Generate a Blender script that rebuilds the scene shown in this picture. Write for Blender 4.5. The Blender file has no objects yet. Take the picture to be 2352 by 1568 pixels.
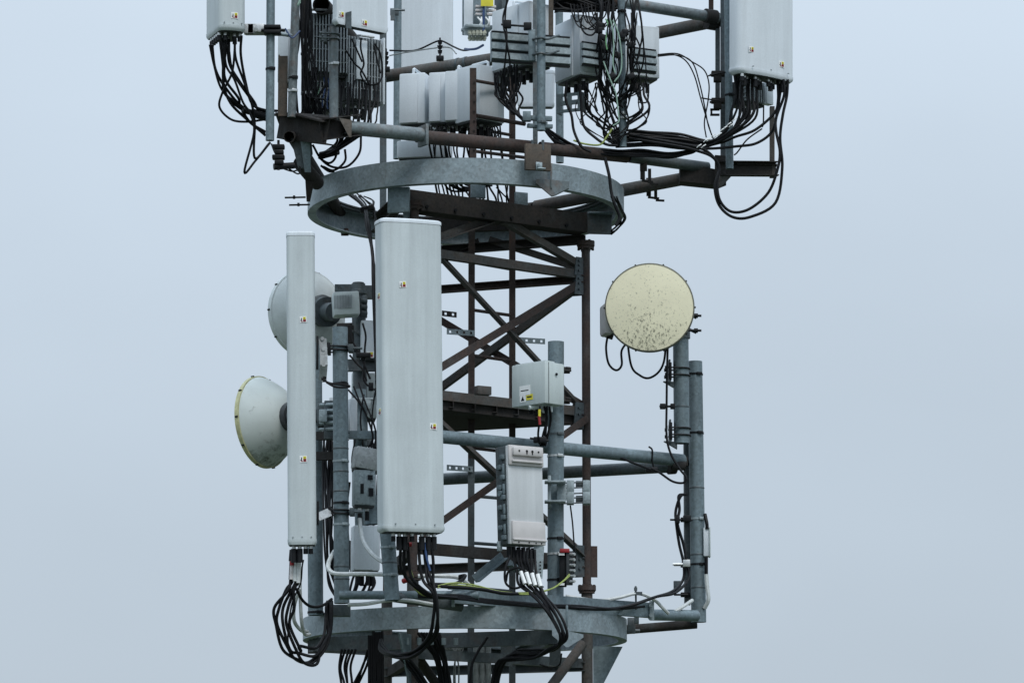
import bpy, bmesh, math, random
from mathutils import Vector, Matrix, Quaternion
random.seed(7)
R = math.radians
S = bpy.context.scene
COL = S.collection

# ------------------------------------------------------------------ camera
CAMY, TH, F = -22.2, R(9.4), 8044.0          # camera distance, upward pitch, focal length (in survey units, 2352 wide)
cam = bpy.data.cameras.new('camera')
cam.sensor_fit = 'HORIZONTAL'; cam.sensor_width = 36.0
cam.lens = F / 2352.0 * 36.0
cam.clip_start = 0.5; cam.clip_end = 5000
co = bpy.data.objects.new('camera', cam); COL.objects.link(co)
co.location = (0, CAMY, 0); co.rotation_euler = (R(90) + TH, 0, 0)
S.camera = co

# ------------------------------------------------------------------ world: overcast sky
SUN_EL, SUN_AZ = R(52), R(158)               # azimuth clockwise from +Y: behind the camera, to the right
w = bpy.data.worlds.new('World'); S.world = w; w.use_nodes = True
nt = w.node_tree; N = nt.nodes; L = nt.links; N.clear()
out = N.new('ShaderNodeOutputWorld'); bg = N.new('ShaderNodeBackground'); bg.inputs['Strength'].default_value = 0.1
sky = N.new('ShaderNodeTexSky'); sky.sky_type = 'NISHITA'; sky.sun_disc = False
sky.sun_elevation = SUN_EL; sky.sun_rotation = SUN_AZ; sky.air_density = 1.0; sky.dust_density = 3.0
tc = N.new('ShaderNodeTexCoord'); sep = N.new('ShaderNodeSeparateXYZ'); L.new(tc.outputs['Generated'], sep.inputs[0])
mx = N.new('ShaderNodeMath'); mx.operation = 'MAXIMUM'; mx.inputs[1].default_value = 0; L.new(sep.outputs['Z'], mx.inputs[0])
gr = N.new('ShaderNodeMapRange'); gr.clamp = False                     # overcast: zenith brighter than horizon
gr.inputs['From Min'].default_value = 0.0; gr.inputs['From Max'].default_value = 1.0
gr.inputs['To Min'].default_value = 5.78; gr.inputs['To Max'].default_value = 21.5
pw = N.new('ShaderNodeMath'); pw.operation = 'POWER'; pw.inputs[1].default_value = 1.55; L.new(mx.outputs[0], pw.inputs[0]); L.new(pw.outputs[0], gr.inputs['Value'])
mp = N.new('ShaderNodeMapping'); mp.inputs['Scale'].default_value = (1.0, 1.0, 1.6); L.new(tc.outputs['Generated'], mp.inputs['Vector'])
mp.inputs['Location'].default_value = (0.31, 0.1, 0.14)
nz = N.new('ShaderNodeTexNoise'); nz.inputs['Scale'].default_value = 7.0; nz.inputs['Detail'].default_value = 3.0
nz.inputs['Roughness'].default_value = 0.45; L.new(mp.outputs[0], nz.inputs['Vector'])
nr = N.new('ShaderNodeMapRange'); nr.inputs['From Min'].default_value = 0.3; nr.inputs['From Max'].default_value = 0.7
nr.inputs['To Min'].default_value = 0.965; nr.inputs['To Max'].default_value = 1.035; L.new(nz.outputs[0], nr.inputs['Value'])
ml = N.new('ShaderNodeMath'); ml.operation = 'MULTIPLY'; L.new(gr.outputs[0], ml.inputs[0]); L.new(nr.outputs[0], ml.inputs[1])
tint = N.new('ShaderNodeVectorMath'); tint.operation = 'SCALE'; tint.inputs[0].default_value = (0.858, 1.0, 1.15)
L.new(ml.outputs[0], tint.inputs['Scale'])
mix = N.new('ShaderNodeMix'); mix.data_type = 'RGBA'; mix.inputs['Factor'].default_value = 0.93
L.new(sky.outputs[0], mix.inputs['A']); L.new(tint.outputs[0], mix.inputs['B'])
L.new(mix.outputs['Result'], bg.inputs['Color']); L.new(bg.outputs[0], out.inputs[0])

sl = bpy.data.lights.new('sun', 'SUN'); sl.energy = 1.5; sl.angle = R(18); sl.color = (1.0, 0.97, 0.93)
so = bpy.data.objects.new('sun', sl); COL.objects.link(so)
sd = Vector((math.sin(SUN_AZ) * math.cos(SUN_EL), math.cos(SUN_AZ) * math.cos(SUN_EL), math.sin(SUN_EL)))
so.rotation_euler = (-sd).to_track_quat('-Z', 'Y').to_euler(); so.location = sd * 60
S.view_settings.view_transform = 'Standard'; S.view_settings.look = 'None'
S.view_settings.exposure = 0.0; S.view_settings.gamma = 1.0

# ------------------------------------------------------------------ survey helpers
def at(px, py, y):
    """point of the place seen at survey position px,py that stands at depth y"""
    a = (px - 1176) / F; b = (784 - py) / F
    d = Vector((a, math.cos(TH) - b * math.sin(TH), math.sin(TH) + b * math.cos(TH)))
    t = (y - CAMY) / d.y
    return Vector((t * d.x, y, t * d.z))
def sc(y): return (22.5 + y) / F               # metres per survey unit at depth y
def lvl(px, py, z):
    a = (px - 1176) / F; b = (784 - py) / F
    d = Vector((a, math.cos(TH) - b * math.sin(TH), math.sin(TH) + b * math.cos(TH)))
    t = z / d.z
    return Vector((t * d.x, CAMY + t * d.y, z))
def c1(x, y): return 451.6 + .26401 * x, .26401 * y
def c2(x, y): return 884.4 + .26401 * x, .26401 * y
def c3(x, y): return 1317.1 + .336 * x, .336 * y
def d5(x, y): return 602.1 + .24422 * x, 1185.4 + .24422 * y
def d6(x, y): return 997.2 + .22022 * x, 1223 + .22022 * y
def d4(x, y): return 1317.1 + .3481 * x, 922 + .3481 * y
def c6(x, y): return 526.8 + .27595 * x, 846.7 + .27595 * y

# ------------------------------------------------------------------ materials
def nodes(name):
    m = bpy.data.materials.new(name); m.use_nodes = True
    t = m.node_tree; return m, t, t.nodes['Principled BSDF']
def noise(t, vec, scale, detail=3, rough=.55, sc3=None):
    if sc3:
        mpn = t.nodes.new('ShaderNodeMapping'); mpn.inputs['Scale'].default_value = sc3
        t.links.new(vec, mpn.inputs['Vector']); vec = mpn.outputs[0]
    n = t.nodes.new('ShaderNodeTexNoise'); n.inputs['Scale'].default_value = scale
    n.inputs['Detail'].default_value = detail; n.inputs['Roughness'].default_value = rough
    t.links.new(vec, n.inputs['Vector']); return n.outputs[0]
def ramp(t, v, a, b, x=0., y=1.):
    m = t.nodes.new('ShaderNodeMapRange'); m.inputs['From Min'].default_value = a; m.inputs['From Max'].default_value = b
    m.inputs['To Min'].default_value = x; m.inputs['To Max'].default_value = y
    t.links.new(v, m.inputs['Value']); return m.outputs[0]
def mixc(t, f, a, b, mode='MIX'):
    m = t.nodes.new('ShaderNodeMix'); m.data_type = 'RGBA'; m.blend_type = mode
    for s, v in (('Factor', f), ('A', a), ('B', b)):
        if isinstance(v, (tuple, list)): m.inputs[s].default_value = (*v, 1) if len(v) == 3 else v
        elif isinstance(v, (int, float)): m.inputs[s].default_value = v
        else: t.links.new(v, m.inputs[s])
    return m.outputs['Result']
def obj_vec(t):
    g = t.nodes.new('ShaderNodeTexCoord'); return g.outputs['Object']
def finish(t, b, c, rough, metal, bump=None, bs=.2, bd=.002, spec=.5):
    b.inputs['Specular IOR Level'].default_value = spec
    if isinstance(c, tuple): b.inputs['Base Color'].default_value = (*c, 1)
    else: t.links.new(c, b.inputs['Base Color'])
    if isinstance(rough, float): b.inputs['Roughness'].default_value = rough
    else: t.links.new(rough, b.inputs['Roughness'])
    b.inputs['Metallic'].default_value = metal
    if bump is not None:
        bn = t.nodes.new('ShaderNodeBump'); bn.inputs['Strength'].default_value = bs; bn.inputs['Distance'].default_value = bd
        t.links.new(bump, bn.inputs['Height']); t.links.new(bn.outputs[0], b.inputs['Normal'])
def mat_galv(name, base, dirt=.35, rust=0., metal=.25):
    m, t, b = nodes(name); v = obj_vec(t)
    vo = t.nodes.new('ShaderNodeTexVoronoi'); vo.inputs['Scale'].default_value = 70; t.links.new(v, vo.inputs['Vector'])
    sp = ramp(t, vo.outputs['Color'], 0, 1, .74, 1.18)
    c = mixc(t, 1.0, base, sp, 'MULTIPLY')
    big = ramp(t, noise(t, v, 5, 5, .6), .3, .72, .72, 1.16); c = mixc(t, 1.0, c, big, 'MULTIPLY')
    st = ramp(t, noise(t, v, 9, 4, .7, (3, 3, .5)), .52, .75, 0, dirt); c = mixc(t, st, c, tuple(x * .42 for x in base))
    if rust: c = mixc(t, ramp(t, noise(t, v, 7, 5, .7), .5, .68, 0, rust), c, (.13, .065, .035))
    c = mixc(t, ramp(t, noise(t, v, 24, 5, .75), .63, .72, 0, dirt), c, tuple(x * .35 for x in base))
    finish(t, b, c, ramp(t, big, .7, 1.2, .65, .42), metal, noise(t, v, 90, 3), .12); return m
def mat_rust(name, base, patch, pale=(.16, .17, .17)):
    m, t, b = nodes(name); v = obj_vec(t)
    n = noise(t, v, 11, 6, .7); c = mixc(t, ramp(t, n, .38, .66), base, patch)
    c = mixc(t, ramp(t, noise(t, v, 5, 5, .65, (1, 1, .6)), .56, .74, 0, .65), c, pale)
    c = mixc(t, ramp(t, noise(t, v, 60, 3, .6), .45, .7, 0, .5), c, tuple(x * .45 for x in base))
    finish(t, b, c, .85, .0, noise(t, v, 120, 4), .3, spec=.15); return m
def mat_paint(name, base, streak=.12, rough=.5, spots=0.):
    m, t, b = nodes(name); v = obj_vec(t)
    s1 = ramp(t, noise(t, v, 16, 4, .6, (1, 1, .05)), .35, .7, 1 - streak, 1.03)
    s2 = ramp(t, noise(t, v, 2.2, 4, .6), .3, .7, 1 - streak * .8, 1.04)
    s3 = ramp(t, noise(t, v, 140, 2, .6), .3, .75, 1.03, .93)
    c = mixc(t, 1., base, s1, 'MULTIPLY'); c = mixc(t, 1., c, s2, 'MULTIPLY'); c = mixc(t, 1., c, s3, 'MULTIPLY')
    if spots:
        c = mixc(t, ramp(t, noise(t, v, 26, 5, .75, (1, 1, .45)), .6, .72, 0, spots), c, (.10, .105, .085))
    c = mixc(t, ramp(t, noise(t, v, 6, 5, .7, (2.2, 2.2, .22)), .5, .78, 0, .28), c, tuple(x * .62 for x in base))
    c = mixc(t, ramp(t, noise(t, v, 34, 4, .8, (1, 1, .5)), .66, .74, 0, .4), c, tuple(x * .5 for x in base))
    finish(t, b, c, rough, 0., noise(t, v, 200, 2), .05); return m
def mat_plain(name, c, rough=.5, metal=0., var=.25, sca=30, spec=.4):
    m, t, b = nodes(name); v = obj_vec(t)
    cc = mixc(t, 1., c, ramp(t, noise(t, v, sca, 4, .6), .3, .7, 1 - var, 1 + var * .5), 'MULTIPLY')
    finish(t, b, cc, rough, metal, spec=spec); return m
def mat_radome(name):
    m, t, b = nodes(name); v = obj_vec(t); base = (.745, .70, .505)
    sx = t.nodes.new('ShaderNodeSeparateXYZ'); t.links.new(v, sx.inputs[0])
    # growth of dark mould, densest low on the disc and in a streak through the centre
    low = ramp(t, sx.outputs['Y'], .2, -.2, 0., .9)
    ab = t.nodes.new('ShaderNodeMath'); ab.operation = 'ABSOLUTE'; t.links.new(sx.outputs['X'], ab.inputs[0])
    mid = ramp(t, ab.outputs[0], .2, .0, 0., 1.)
    mu = t.nodes.new('ShaderNodeMath'); mu.operation = 'MULTIPLY_ADD'; t.links.new(mid, mu.inputs[0]); mu.inputs[1].default_value = .5; t.links.new(low, mu.inputs[2])
    sp = noise(t, v, 62, 5, .78, (1, .6, 1)); 
    th = t.nodes.new('ShaderNodeMath'); th.operation = 'MULTIPLY_ADD'; t.links.new(mu.outputs[0], th.inputs[0]); th.inputs[1].default_value = .125; t.links.new(sp, th.inputs[2])
    c = mixc(t, 1., base, ramp(t, noise(t, v, 5, 4, .6), .3, .7, .92, 1.04), 'MULTIPLY')
    c = mixc(t, ramp(t, th.outputs[0], .655, .75, 0, .9), c, (.09, .09, .06))
    c = mixc(t, ramp(t, noise(t, v, 80, 3, .75), .58, .74, 0, .7), c, (.26, .26, .19))
    finish(t, b, c, .55, 0.); return m

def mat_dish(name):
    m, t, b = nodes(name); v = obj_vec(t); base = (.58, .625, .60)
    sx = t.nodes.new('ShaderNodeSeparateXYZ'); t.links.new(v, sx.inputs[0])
    low = ramp(t, sx.outputs['Y'], -.06, -.30, 0., 1.)               # mould low on the dish, plus bottom rim shade painted into the colour
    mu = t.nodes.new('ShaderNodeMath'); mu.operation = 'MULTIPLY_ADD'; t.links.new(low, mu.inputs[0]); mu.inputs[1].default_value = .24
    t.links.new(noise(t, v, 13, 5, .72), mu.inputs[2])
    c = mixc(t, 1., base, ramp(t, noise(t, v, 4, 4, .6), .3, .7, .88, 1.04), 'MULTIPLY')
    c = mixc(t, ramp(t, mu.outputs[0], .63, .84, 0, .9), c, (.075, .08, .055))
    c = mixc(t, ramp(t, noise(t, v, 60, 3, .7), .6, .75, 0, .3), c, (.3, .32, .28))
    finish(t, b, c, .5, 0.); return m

M = dict(
    galv=mat_galv('galvanised_steel', (.150, .198, .220)),
    galvr2=mat_galv('ring_galvanised_steel', (.235, .288, .312), .45, .15),
    galvd=mat_galv('weathered_galvanised_steel', (.078, .098, .107), .5, .2),
    galvl=mat_galv('bright_galvanised_steel', (.29, .345, .365), .3),
    galvr=mat_galv('rust_stained_galvanised_steel', (.155, .185, .195), .55, .6),
    rust=mat_rust('rusty_brown_steel', (.060, .052, .050), (.080, .054, .046), (.115, .120, .121)),
    rustg=mat_rust('rusty_grey_steel', (.084, .087, .086), (.088, .072, .063), (.15, .168, .173)),
    rustp=mat_rust('rust_coated_plate', (.085, .076, .066), (.11, .085, .068), (.15, .15, .142)),
    dark=mat_rust('dark_brown_steel', (.032, .031, .031), (.043, .037, .034), (.062, .068, .070)),
    panel=mat_paint('pale_grey_radome', (.525, .580, .597), .14, .45),
    panelw=mat_paint('white_painted_metal', (.60, .65, .69), .07, .45),
    box=mat_paint('light_grey_enclosure', (.50, .56, .56), .08, .4),
    dishw=mat_paint('white_dish_paint', (.60, .65, .65), .10, .45, .0),
    dishm=mat_dish('mould_and_shade_dish_paint'),
    radome=mat_radome('yellowed_radome'),
    rim=mat_plain('yellowed_rim', (.50, .49, .28), .55, 0, .3), rimd=mat_plain('grimy_rim', (.13, .13, .10), .6, 0, .3),
    alu=mat_galv('cast_aluminium', (.48, .50, .51), .15, 0, .45),
    fin=mat_plain('grey_heatsink', (.27, .30, .315), .5, .2),
    find=mat_plain('dark_heatsink', (.045, .05, .054), .5, .1, spec=.2),
    alus=mat_paint('smooth_aluminium_sheet', (.55, .575, .59), .12, .38),
    cover=mat_plain('pinkish_grey_cover', (.52, .50, .495), .5, 0., .12, 8),
    black=mat_plain('black_cable_jacket', (.006, .0065, .008), .5, spec=.16),
    blackm=mat_plain('black_fitting', (.009, .010, .012), .5, spec=.18),
    white=mat_plain('white_cable_jacket', (.52, .55, .55), .5, 0, .2),
    greyc=mat_plain('grey_cable_jacket', (.21, .23, .23), .5, 0, .25),
    green=mat_plain('green_wire', (.16, .36, .17), .5),
    pgreen=mat_plain('pale_green_wire', (.27, .40, .33), .5),
    yellow=mat_plain('yellow_plastic', (.62, .55, .04), .5, 0, .1),
    yg=mat_plain('yellow_green_wire', (.27, .33, .09), .5),
    red=mat_plain('red_plastic', (.26, .014, .018), .5, 0, .1),
    blue=mat_plain('blue_plastic', (.025, .06, .16), .5),
    stw=mat_plain('sticker_white', (.75, .77, .77), .5, 0, .05),
    chrome=mat_plain('bright_connector', (.52, .54, .54), .3, .6, .15),
    cream=mat_plain('cream_gland', (.45, .46, .38), .5, 0, .2),
    earth=mat_plain('grass_ground', (.05, .065, .035), .95, 0, .5, .3),
)

# ------------------------------------------------------------------ mesh builder
def frame(d, up=Vector((0, 0, 1))):
    d = d.normalized()
    if abs(d.dot(up)) > .985: up = Vector((0, 1, 0)) if abs(d.y) < .9 else Vector((1, 0, 0))
    s = d.cross(up).normalized(); u = s.cross(d).normalized()
    return s, u, d
class MB:
    def __init__(s): s.v = []; s.f = []; s.m = []; s.k = 0
    def mat(s, k): s.k = k; return s
    def add(s, vs, fs):
        o = len(s.v); s.v += [Vector(v) for v in vs]
        for f in fs: s.f.append(tuple(i + o for i in f)); s.m.append(s.k)
        return s
    def box(s, c, size, rot=None, ch=.0):
        x, y, z = (k / 2 for k in size); rot = rot or Matrix.Identity(3); c = Vector(c)
        ch = min(ch, x * .6, y * .6, z * .6)
        if ch <= 0:
            p = [(-x,-y,-z),(x,-y,-z),(x,y,-z),(-x,y,-z),(-x,-y,z),(x,-y,z),(x,y,z),(-x,y,z)]
            fs = [(0,3,2,1),(4,5,6,7),(0,1,5,4),(1,2,6,5),(2,3,7,6),(3,0,4,7)]
        else:
            bmx = bmesh.new(); bmesh.ops.create_cube(bmx, size=1)
            for v in bmx.verts: v.co = Vector((v.co.x * 2 * x, v.co.y * 2 * y, v.co.z * 2 * z))
            bmesh.ops.bevel(bmx, geom=bmx.edges[:], offset=ch, segments=2, affect='EDGES', profile=.5)
            bmx.verts.index_update(); p = [v.co.copy() for v in bmx.verts]; fs = [tuple(v.index for v in f.verts) for f in bmx.faces]; bmx.free()
        return s.add([c + rot @ Vector(q) for q in p], fs)
    def cyl(s, a, b, r, seg=14, r2=None, cap=True):
        a, b = Vector(a), Vector(b); r2 = r if r2 is None else r2
        sx, u, d = frame(b - a); vs = []
        for p, q in ((a, r), (b, r2)):
            for i in range(seg):
                t = 2 * math.pi * i / seg; vs.append(p + (sx * math.cos(t) + u * math.sin(t)) * q)
        fs = [(i, (i + 1) % seg, seg + (i + 1) % seg, seg + i) for i in range(seg)]
        if cap: fs += [tuple(range(seg - 1, -1, -1)), tuple(range(seg, 2 * seg))]
        return s.add(vs, fs)
    def pipe(s, a, b, r, wall=.005, seg=24):
        """open-ended tube"""
        a, b = Vector(a), Vector(b); sx, u, d = frame(b - a); vs = []
        for p, q in ((a, r), (b, r), (b, r - wall), (a, r - wall)):
            for i in range(seg):
                t = 2 * math.pi * i / seg; vs.append(p + (sx * math.cos(t) + u * math.sin(t)) * q)
        fs = []
        for k in range(4):
            for i in range(seg):
                j = (i + 1) % seg; n = (k + 1) % 4
                fs.append((k * seg + i, k * seg + j, n * seg + j, n * seg + i))
        return s.add(vs, fs)
    def tube(s, pts, r, seg=8):
        pts = [Vector(p) for p in pts]; n = len(pts); vs = []; fs = []
        t0 = (pts[1] - pts[0]).normalized(); sx, u, _ = frame(t0)
        for i, p in enumerate(pts):
            t = (pts[min(i + 1, n - 1)] - pts[max(i - 1, 0)])
            t = t.normalized() if t.length > 1e-9 else t0
            q = t0.rotation_difference(t); sx = q @ sx; u = q @ u; t0 = t
            for k in range(seg):
                a = 2 * math.pi * k / seg; vs.append(p + (sx * math.cos(a) + u * math.sin(a)) * r)
        for i in range(n - 1):
            for k in range(seg):
                j = (k + 1) % seg; fs.append((i * seg + k, i * seg + j, (i + 1) * seg + j, (i + 1) * seg + k))
        fs += [tuple(range(seg - 1, -1, -1)), tuple(range((n - 1) * seg, n * seg))]
        return s.add(vs, fs)
    def prof(s, poly, a, b, up=(0, 0, 1)):
        """extrude a closed outline (side, up) from a to b"""
        a, b = Vector(a), Vector(b); sx, u, d = frame(b - a, Vector(up)); n = len(poly)
        vs = [p + sx * x + u * y for p in (a, b) for x, y in poly]
        fs = [(i, (i + 1) % n, n + (i + 1) % n, n + i) for i in range(n)] + [tuple(range(n - 1, -1, -1)), tuple(range(n, 2 * n))]
        return s.add(vs, fs)
    def lathe(s, pr, seg=40, M4=None, closed=False):
        vs = []; fs = []; n = len(pr)
        for i in range(seg):
            t = 2 * math.pi * i / seg
            for r, z in pr: vs.append(Vector((r * math.cos(t), r * math.sin(t), z)))
        for i in range(seg):
            j = (i + 1) % seg
            for k in range(n if closed else n - 1):
                q = (k + 1) % n; fs.append((i * n + k, j * n + k, j * n + q, i * n + q))
        if M4: vs = [M4 @ v for v in vs]
        return s.add(vs, fs)
    def slab(s, poly, t):
        """plate: world polygon thickened by vector t"""
        n = len(poly); vs = [Vector(p) for p in poly] + [Vector(p) + Vector(t) for p in poly]
        fs = [(i, (i + 1) % n, n + (i + 1) % n, n + i) for i in range(n)] + [tuple(range(n - 1, -1, -1)), tuple(range(n, 2 * n))]
        return s.add(vs, fs)
def smooth(pts, n=7):
    p = [Vector(q) for q in pts]
    if len(p) < 3: return p
    p = [p[0] * 2 - p[1]] + p + [p[-1] * 2 - p[-2]]; o = []
    for i in range(1, len(p) - 2):
        for k in range(n):
            t = k / n; a, b, c, d = p[i - 1:i + 3]
            o.append(.5 * ((2 * b) + (c - a) * t + (2 * a - 5 * b + 4 * c - d) * t * t + (3 * b - a - 3 * c + d) * t ** 3))
    return o + [p[-2]]
def angle(w, t=.006): return [(0, 0), (w, 0), (w, t), (t, t), (t, w), (0, w)]
def channel(h, w, t=.007):
    w = -w; t = -t; k = abs(t)
    return [(0, -h/2), (0, h/2), (w, h/2), (w, h/2 - k), (t, h/2 - k), (t, -h/2 + k), (w, -h/2 + k), (w, -h/2)]

INV = {}
def props(o, label=None, cat=None, group=None, kind=None):
    for k, v in (('label', label), ('category', cat), ('group', group), ('kind', kind)):
        if v: o[k] = v
    return o
def thing(name, label, cat, loc, yaw=0., rot=None, group=None):
    o = bpy.data.objects.new(name, None); COL.objects.link(o); o.empty_display_size = .1
    m = (rot.to_4x4() if rot else Matrix.Rotation(yaw, 4, 'Z')); m.translation = Vector(loc)
    o.matrix_world = m; INV[o.name] = m.inverted()
    return props(o, label, cat, group)
def to_mesh(name, mb, mats, inv=None, sharp=38):
    me = bpy.data.meshes.new(name)
    me.from_pydata([tuple((inv @ v) if inv else v) for v in mb.v], [], mb.f)
    mats = mats if isinstance(mats, (list, tuple)) else [mats]
    for k in mats: me.materials.append(M[k])
    for p, k in zip(me.polygons, mb.m): p.material_index = k; p.use_smooth = True
    b = bmesh.new(); b.from_mesh(me); bmesh.ops.recalc_face_normals(b, faces=b.faces[:]); b.to_mesh(me); b.free()
    me.set_sharp_from_angle(angle=R(sharp)); me.update(); return me
def part(T, name, mb, mats, parent=None, local=False, label=None):
    o = bpy.data.objects.new(name, to_mesh(name, mb, mats, None if local else INV[T.name])); COL.objects.link(o)
    o.parent = parent or T
    if label: o['label'] = label
    return o
def single(name, mb, mats, label, cat, group=None, kind=None):
    c = sum(mb.v, Vector()) / len(mb.v); lo = min(v.z for v in mb.v); c.z = lo
    o = bpy.data.objects.new(name, to_mesh(name, mb, mats, Matrix.Translation(-c))); COL.objects.link(o); o.location = c
    return props(o, label, cat, group, kind)
def cable(pts, r, mat, label, group=None, name='coaxial_cable', cat='cable', conv=None, seg=7):
    """pts: (survey x, survey y, depth)"""
    P = []; n = len(pts)
    for i, p in enumerate(pts):
        if isinstance(p, Vector): P.append(p); continue
        x, y = conv(p[0], p[1]) if conv else p[:2]
        q = at(x, y, p[2])
        if group and 0 < i < n - 1 and n > 3 and name == 'coaxial_cable': q += Vector((random.uniform(-1, 1), random.uniform(-1, 1), random.uniform(-.6, .6))) * .0115
        P.append(q)
    return single(name, MB().tube(smooth(P), r, seg), mat, label, cat, group)

# ================================================================== ground far below
g = MB().add([(-2500, -2500, -13), (2500, -2500, -13), (2500, 2500, -13), (-2500, 2500, -13)], [(0, 1, 2, 3)])
single('ground', g, 'earth', 'dark grassy ground far below the mast', 'ground', kind='structure')

# ================================================================== lattice tower
CX, CYY = -.32, 0.
def pol(r, a, z=0): return Vector((CX + r * math.cos(R(a)), CYY + r * math.sin(R(a)), z))
LR, LF, LB = pol(.806, 8), pol(.806, 249), pol(.806, 128)
def up(p, z): return Vector((p.x, p.y, z))
T = thing('lattice_tower', 'brown rusty triangular lattice mast carrying both ring platforms', 'tower', (CX, CYY, -13))
for P, top in ((LR, 4.335), (LF, 4.42), (LB, 4.42)):
    mb = MB().cyl(up(P, 2.12), up(P, top), .0275, 20)
    for z, s in ((2.10, 1), (top, -1)):
        mb.cyl(up(P, z - .016), up(P, z + .016), .058, 20)
        mb.cyl(up(P, z - .034), up(P, z - .018), .05, 20)
        for k in range(6):
            q = up(P, z) + Vector((math.cos(k * 1.047), math.sin(k * 1.047), 0)) * .046
            mb.cyl(q - Vector((0, 0, .044 if s < 0 else .024)), q + Vector((0, 0, .022)), .008, 6)
    part(T, 'leg', mb, 'rust')
    mb = MB().cyl(up(P, -13), up(P, 2.08), .036, 20)
    part(T, 'leg', mb, 'rustg')
def brace(a, b, w, mat='rust', name='brace', off=0.0, upv=(0, 0, 1)):
    d = (b - a).normalized(); n = Vector((-d.y, d.x, 0)); n = n.normalized() if n.length > 1e-6 else Vector((0, -1, 0))
    o = n * off
    part(T, name, MB().prof([(x - w * .5, y - w * .5) for x, y in angle(w, .006)], a + o + d * .03, b + o - d * .03, upv), mat)
out = {id(LR): 0}
def face(a, b): return a, b
z1, z2, z3 = 4.13, 3.235, 2.27
# horizontals (double flange channels)
def horiz(a, b, z, h, mat, name='horizontal'):
    part(T, name, MB().prof(channel(h, .045), up(a, z), up(b, z)), mat)
horiz(LF, LR, z1, .055, 'rustg'); horiz(LR, LB, z1 - .03, .05, 'rust'); horiz(LB, LF, z1, .05, 'rustg')
horiz(LF, LR, z2, .06, 'rustg'); horiz(LR, LB, z2 - .05, .06, 'dark'); horiz(LB, LF, z2, .06, 'dark')
horiz(LF, LR, z3, .07, 'dark'); horiz(LR, LB, z3 - .01, .06, 'rustg'); horiz(LB, LF, z3, .06, 'dark')
horiz(LR, LB, 4.36, .06, 'dark'); horiz(LB, LF, 4.36, .06, 'dark')
# X bracing
brace(up(LR, z1 - .03), up(LF, z2 + .05), .05, 'rust', off=-.02)
brace(up(LF, 4.30), up(LR, z2 + .03), .045, 'rustg', off=.03)
brace(up(LB, z1), up(LR, z2 + .03), .045, 'rust', off=-.01)
brace(up(LR, z1 - .05), up(LB, z2 - .03), .045, 'rustg', off=.02)
brace(up(LF, z2 - .03), up(LR, z3 + .03), .05, 'rustg', off=-.01)
brace(up(LR, z2 - .03), up(LF, z3 + .05), .045, 'rust', off=.03)
brace(up(LB, z2), up(LF, z3), .045, 'rust'); brace(up(LF, z1), up(LB, z2), .045, 'rust')
# braces up to the ring from right leg, and top V
mA = (up(LF, 4.42) + up(LR, 4.42)) * .5; mB = (up(LB, 4.42) + up(LR, 4.42)) * .5
brace(up(LR, z1 + .05), mA, .045, 'rustg', off=-.02); brace(up(LF, z1 + .02), mA + Vector((-.03, 0, 0)), .05, 'rustg', off=.02)
brace(up(LR, z1 + .03), mB, .045, 'rustg'); brace(up(LB, z1 + .03), mB + Vector((-.03, 0, 0)), .045, 'dark')
# gusset plates on the right leg
for z, h, wd in ((z1 + .05, .12, .08), (z1 - .07, .13, .08), (z2 - .03, .17, .09), (z3 + .0, .2, .09)):
    for ang in (LF - LR, LB - LR):
        d = Vector((ang.x, ang.y, 0)).normalized(); nn = Vector((-d.y, d.x, 0))
        a = up(LR, z - h / 2) + d * .02
        mb = MB().slab([a, a + d * wd, a + d * wd * .8 + Vector((0, 0, h)), a + Vector((0, 0, h))], nn * .008)
        for k in (.25, .55, .8):
            q = a + d * wd * .55 + Vector((0, 0, h * k)); mb.cyl(q - nn * .012, q + nn * .02, .009, 6)
        part(T, 'gusset_plate', mb, 'galvd')
a = up(LR, z3 - .1); part(T, 'gusset_plate', MB().slab([a, a + Vector((.068, .01, 0)), a + Vector((.068, .01, .2)), a + Vector((0, 0, .2))], (0, .01, 0)), 'rust')
# mid platform plate
pc = (LR + LF + LB) / 3
part(T, 'floor_plate', MB().slab([up(pc + (P - pc) * .93, z2 - .085) for P in (LF, LR, LB)], (0, 0, .078)), 'dark')
mb = MB()
for k in range(7):
    f = .1 + k * .125
    mb.prof(channel(.06, .03, .005), up(LF.lerp(LR, f) , z2 - .04), up(LB.lerp(LR, f), z2 - .04))
part(T, 'floor_joists', mb, 'dark')
mb = MB().box(at(1109, 897, -.55), (.1, .05, .055), Matrix.Rotation(R(30), 3, 'Z'), .004); part(T, 'bracket', mb, 'rustg')
# lower struts under the ring
def strut(a, b, r, mat): part(T, 'strut', MB().cyl(a, b, r, 16), mat)
strut(at(1338, 1478, .0), at(1232, 1620, -.35), .031, 'rustg')
strut(at(940, 1480, -.7), at(1050, 1640, -.2), .03, 'dark')
horiz(LF, LR, 1.62, .06, 'galvd'); horiz(LR, LB, 1.60, .06, 'galvd'); horiz(LB, LF, 1.6, .06, 'dark')
brace(at(1085, 1335, -.75), at(1166, 1268, -.62), .05, 'galv')
brace(at(1165, 1285, -.5), at(1250, 1345, -.2), .05, 'galv')
for P in (LR, LF, LB):
    d = (P - pc).normalized(); n = Vector((-d.y, d.x, 0)); a = up(P, 1.73) + d * .04
    part(T, 'ring_bracket', MB().slab([a, a + d * .19, a + Vector((0, 0, -.36))], n * .01), 'galv')

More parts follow.
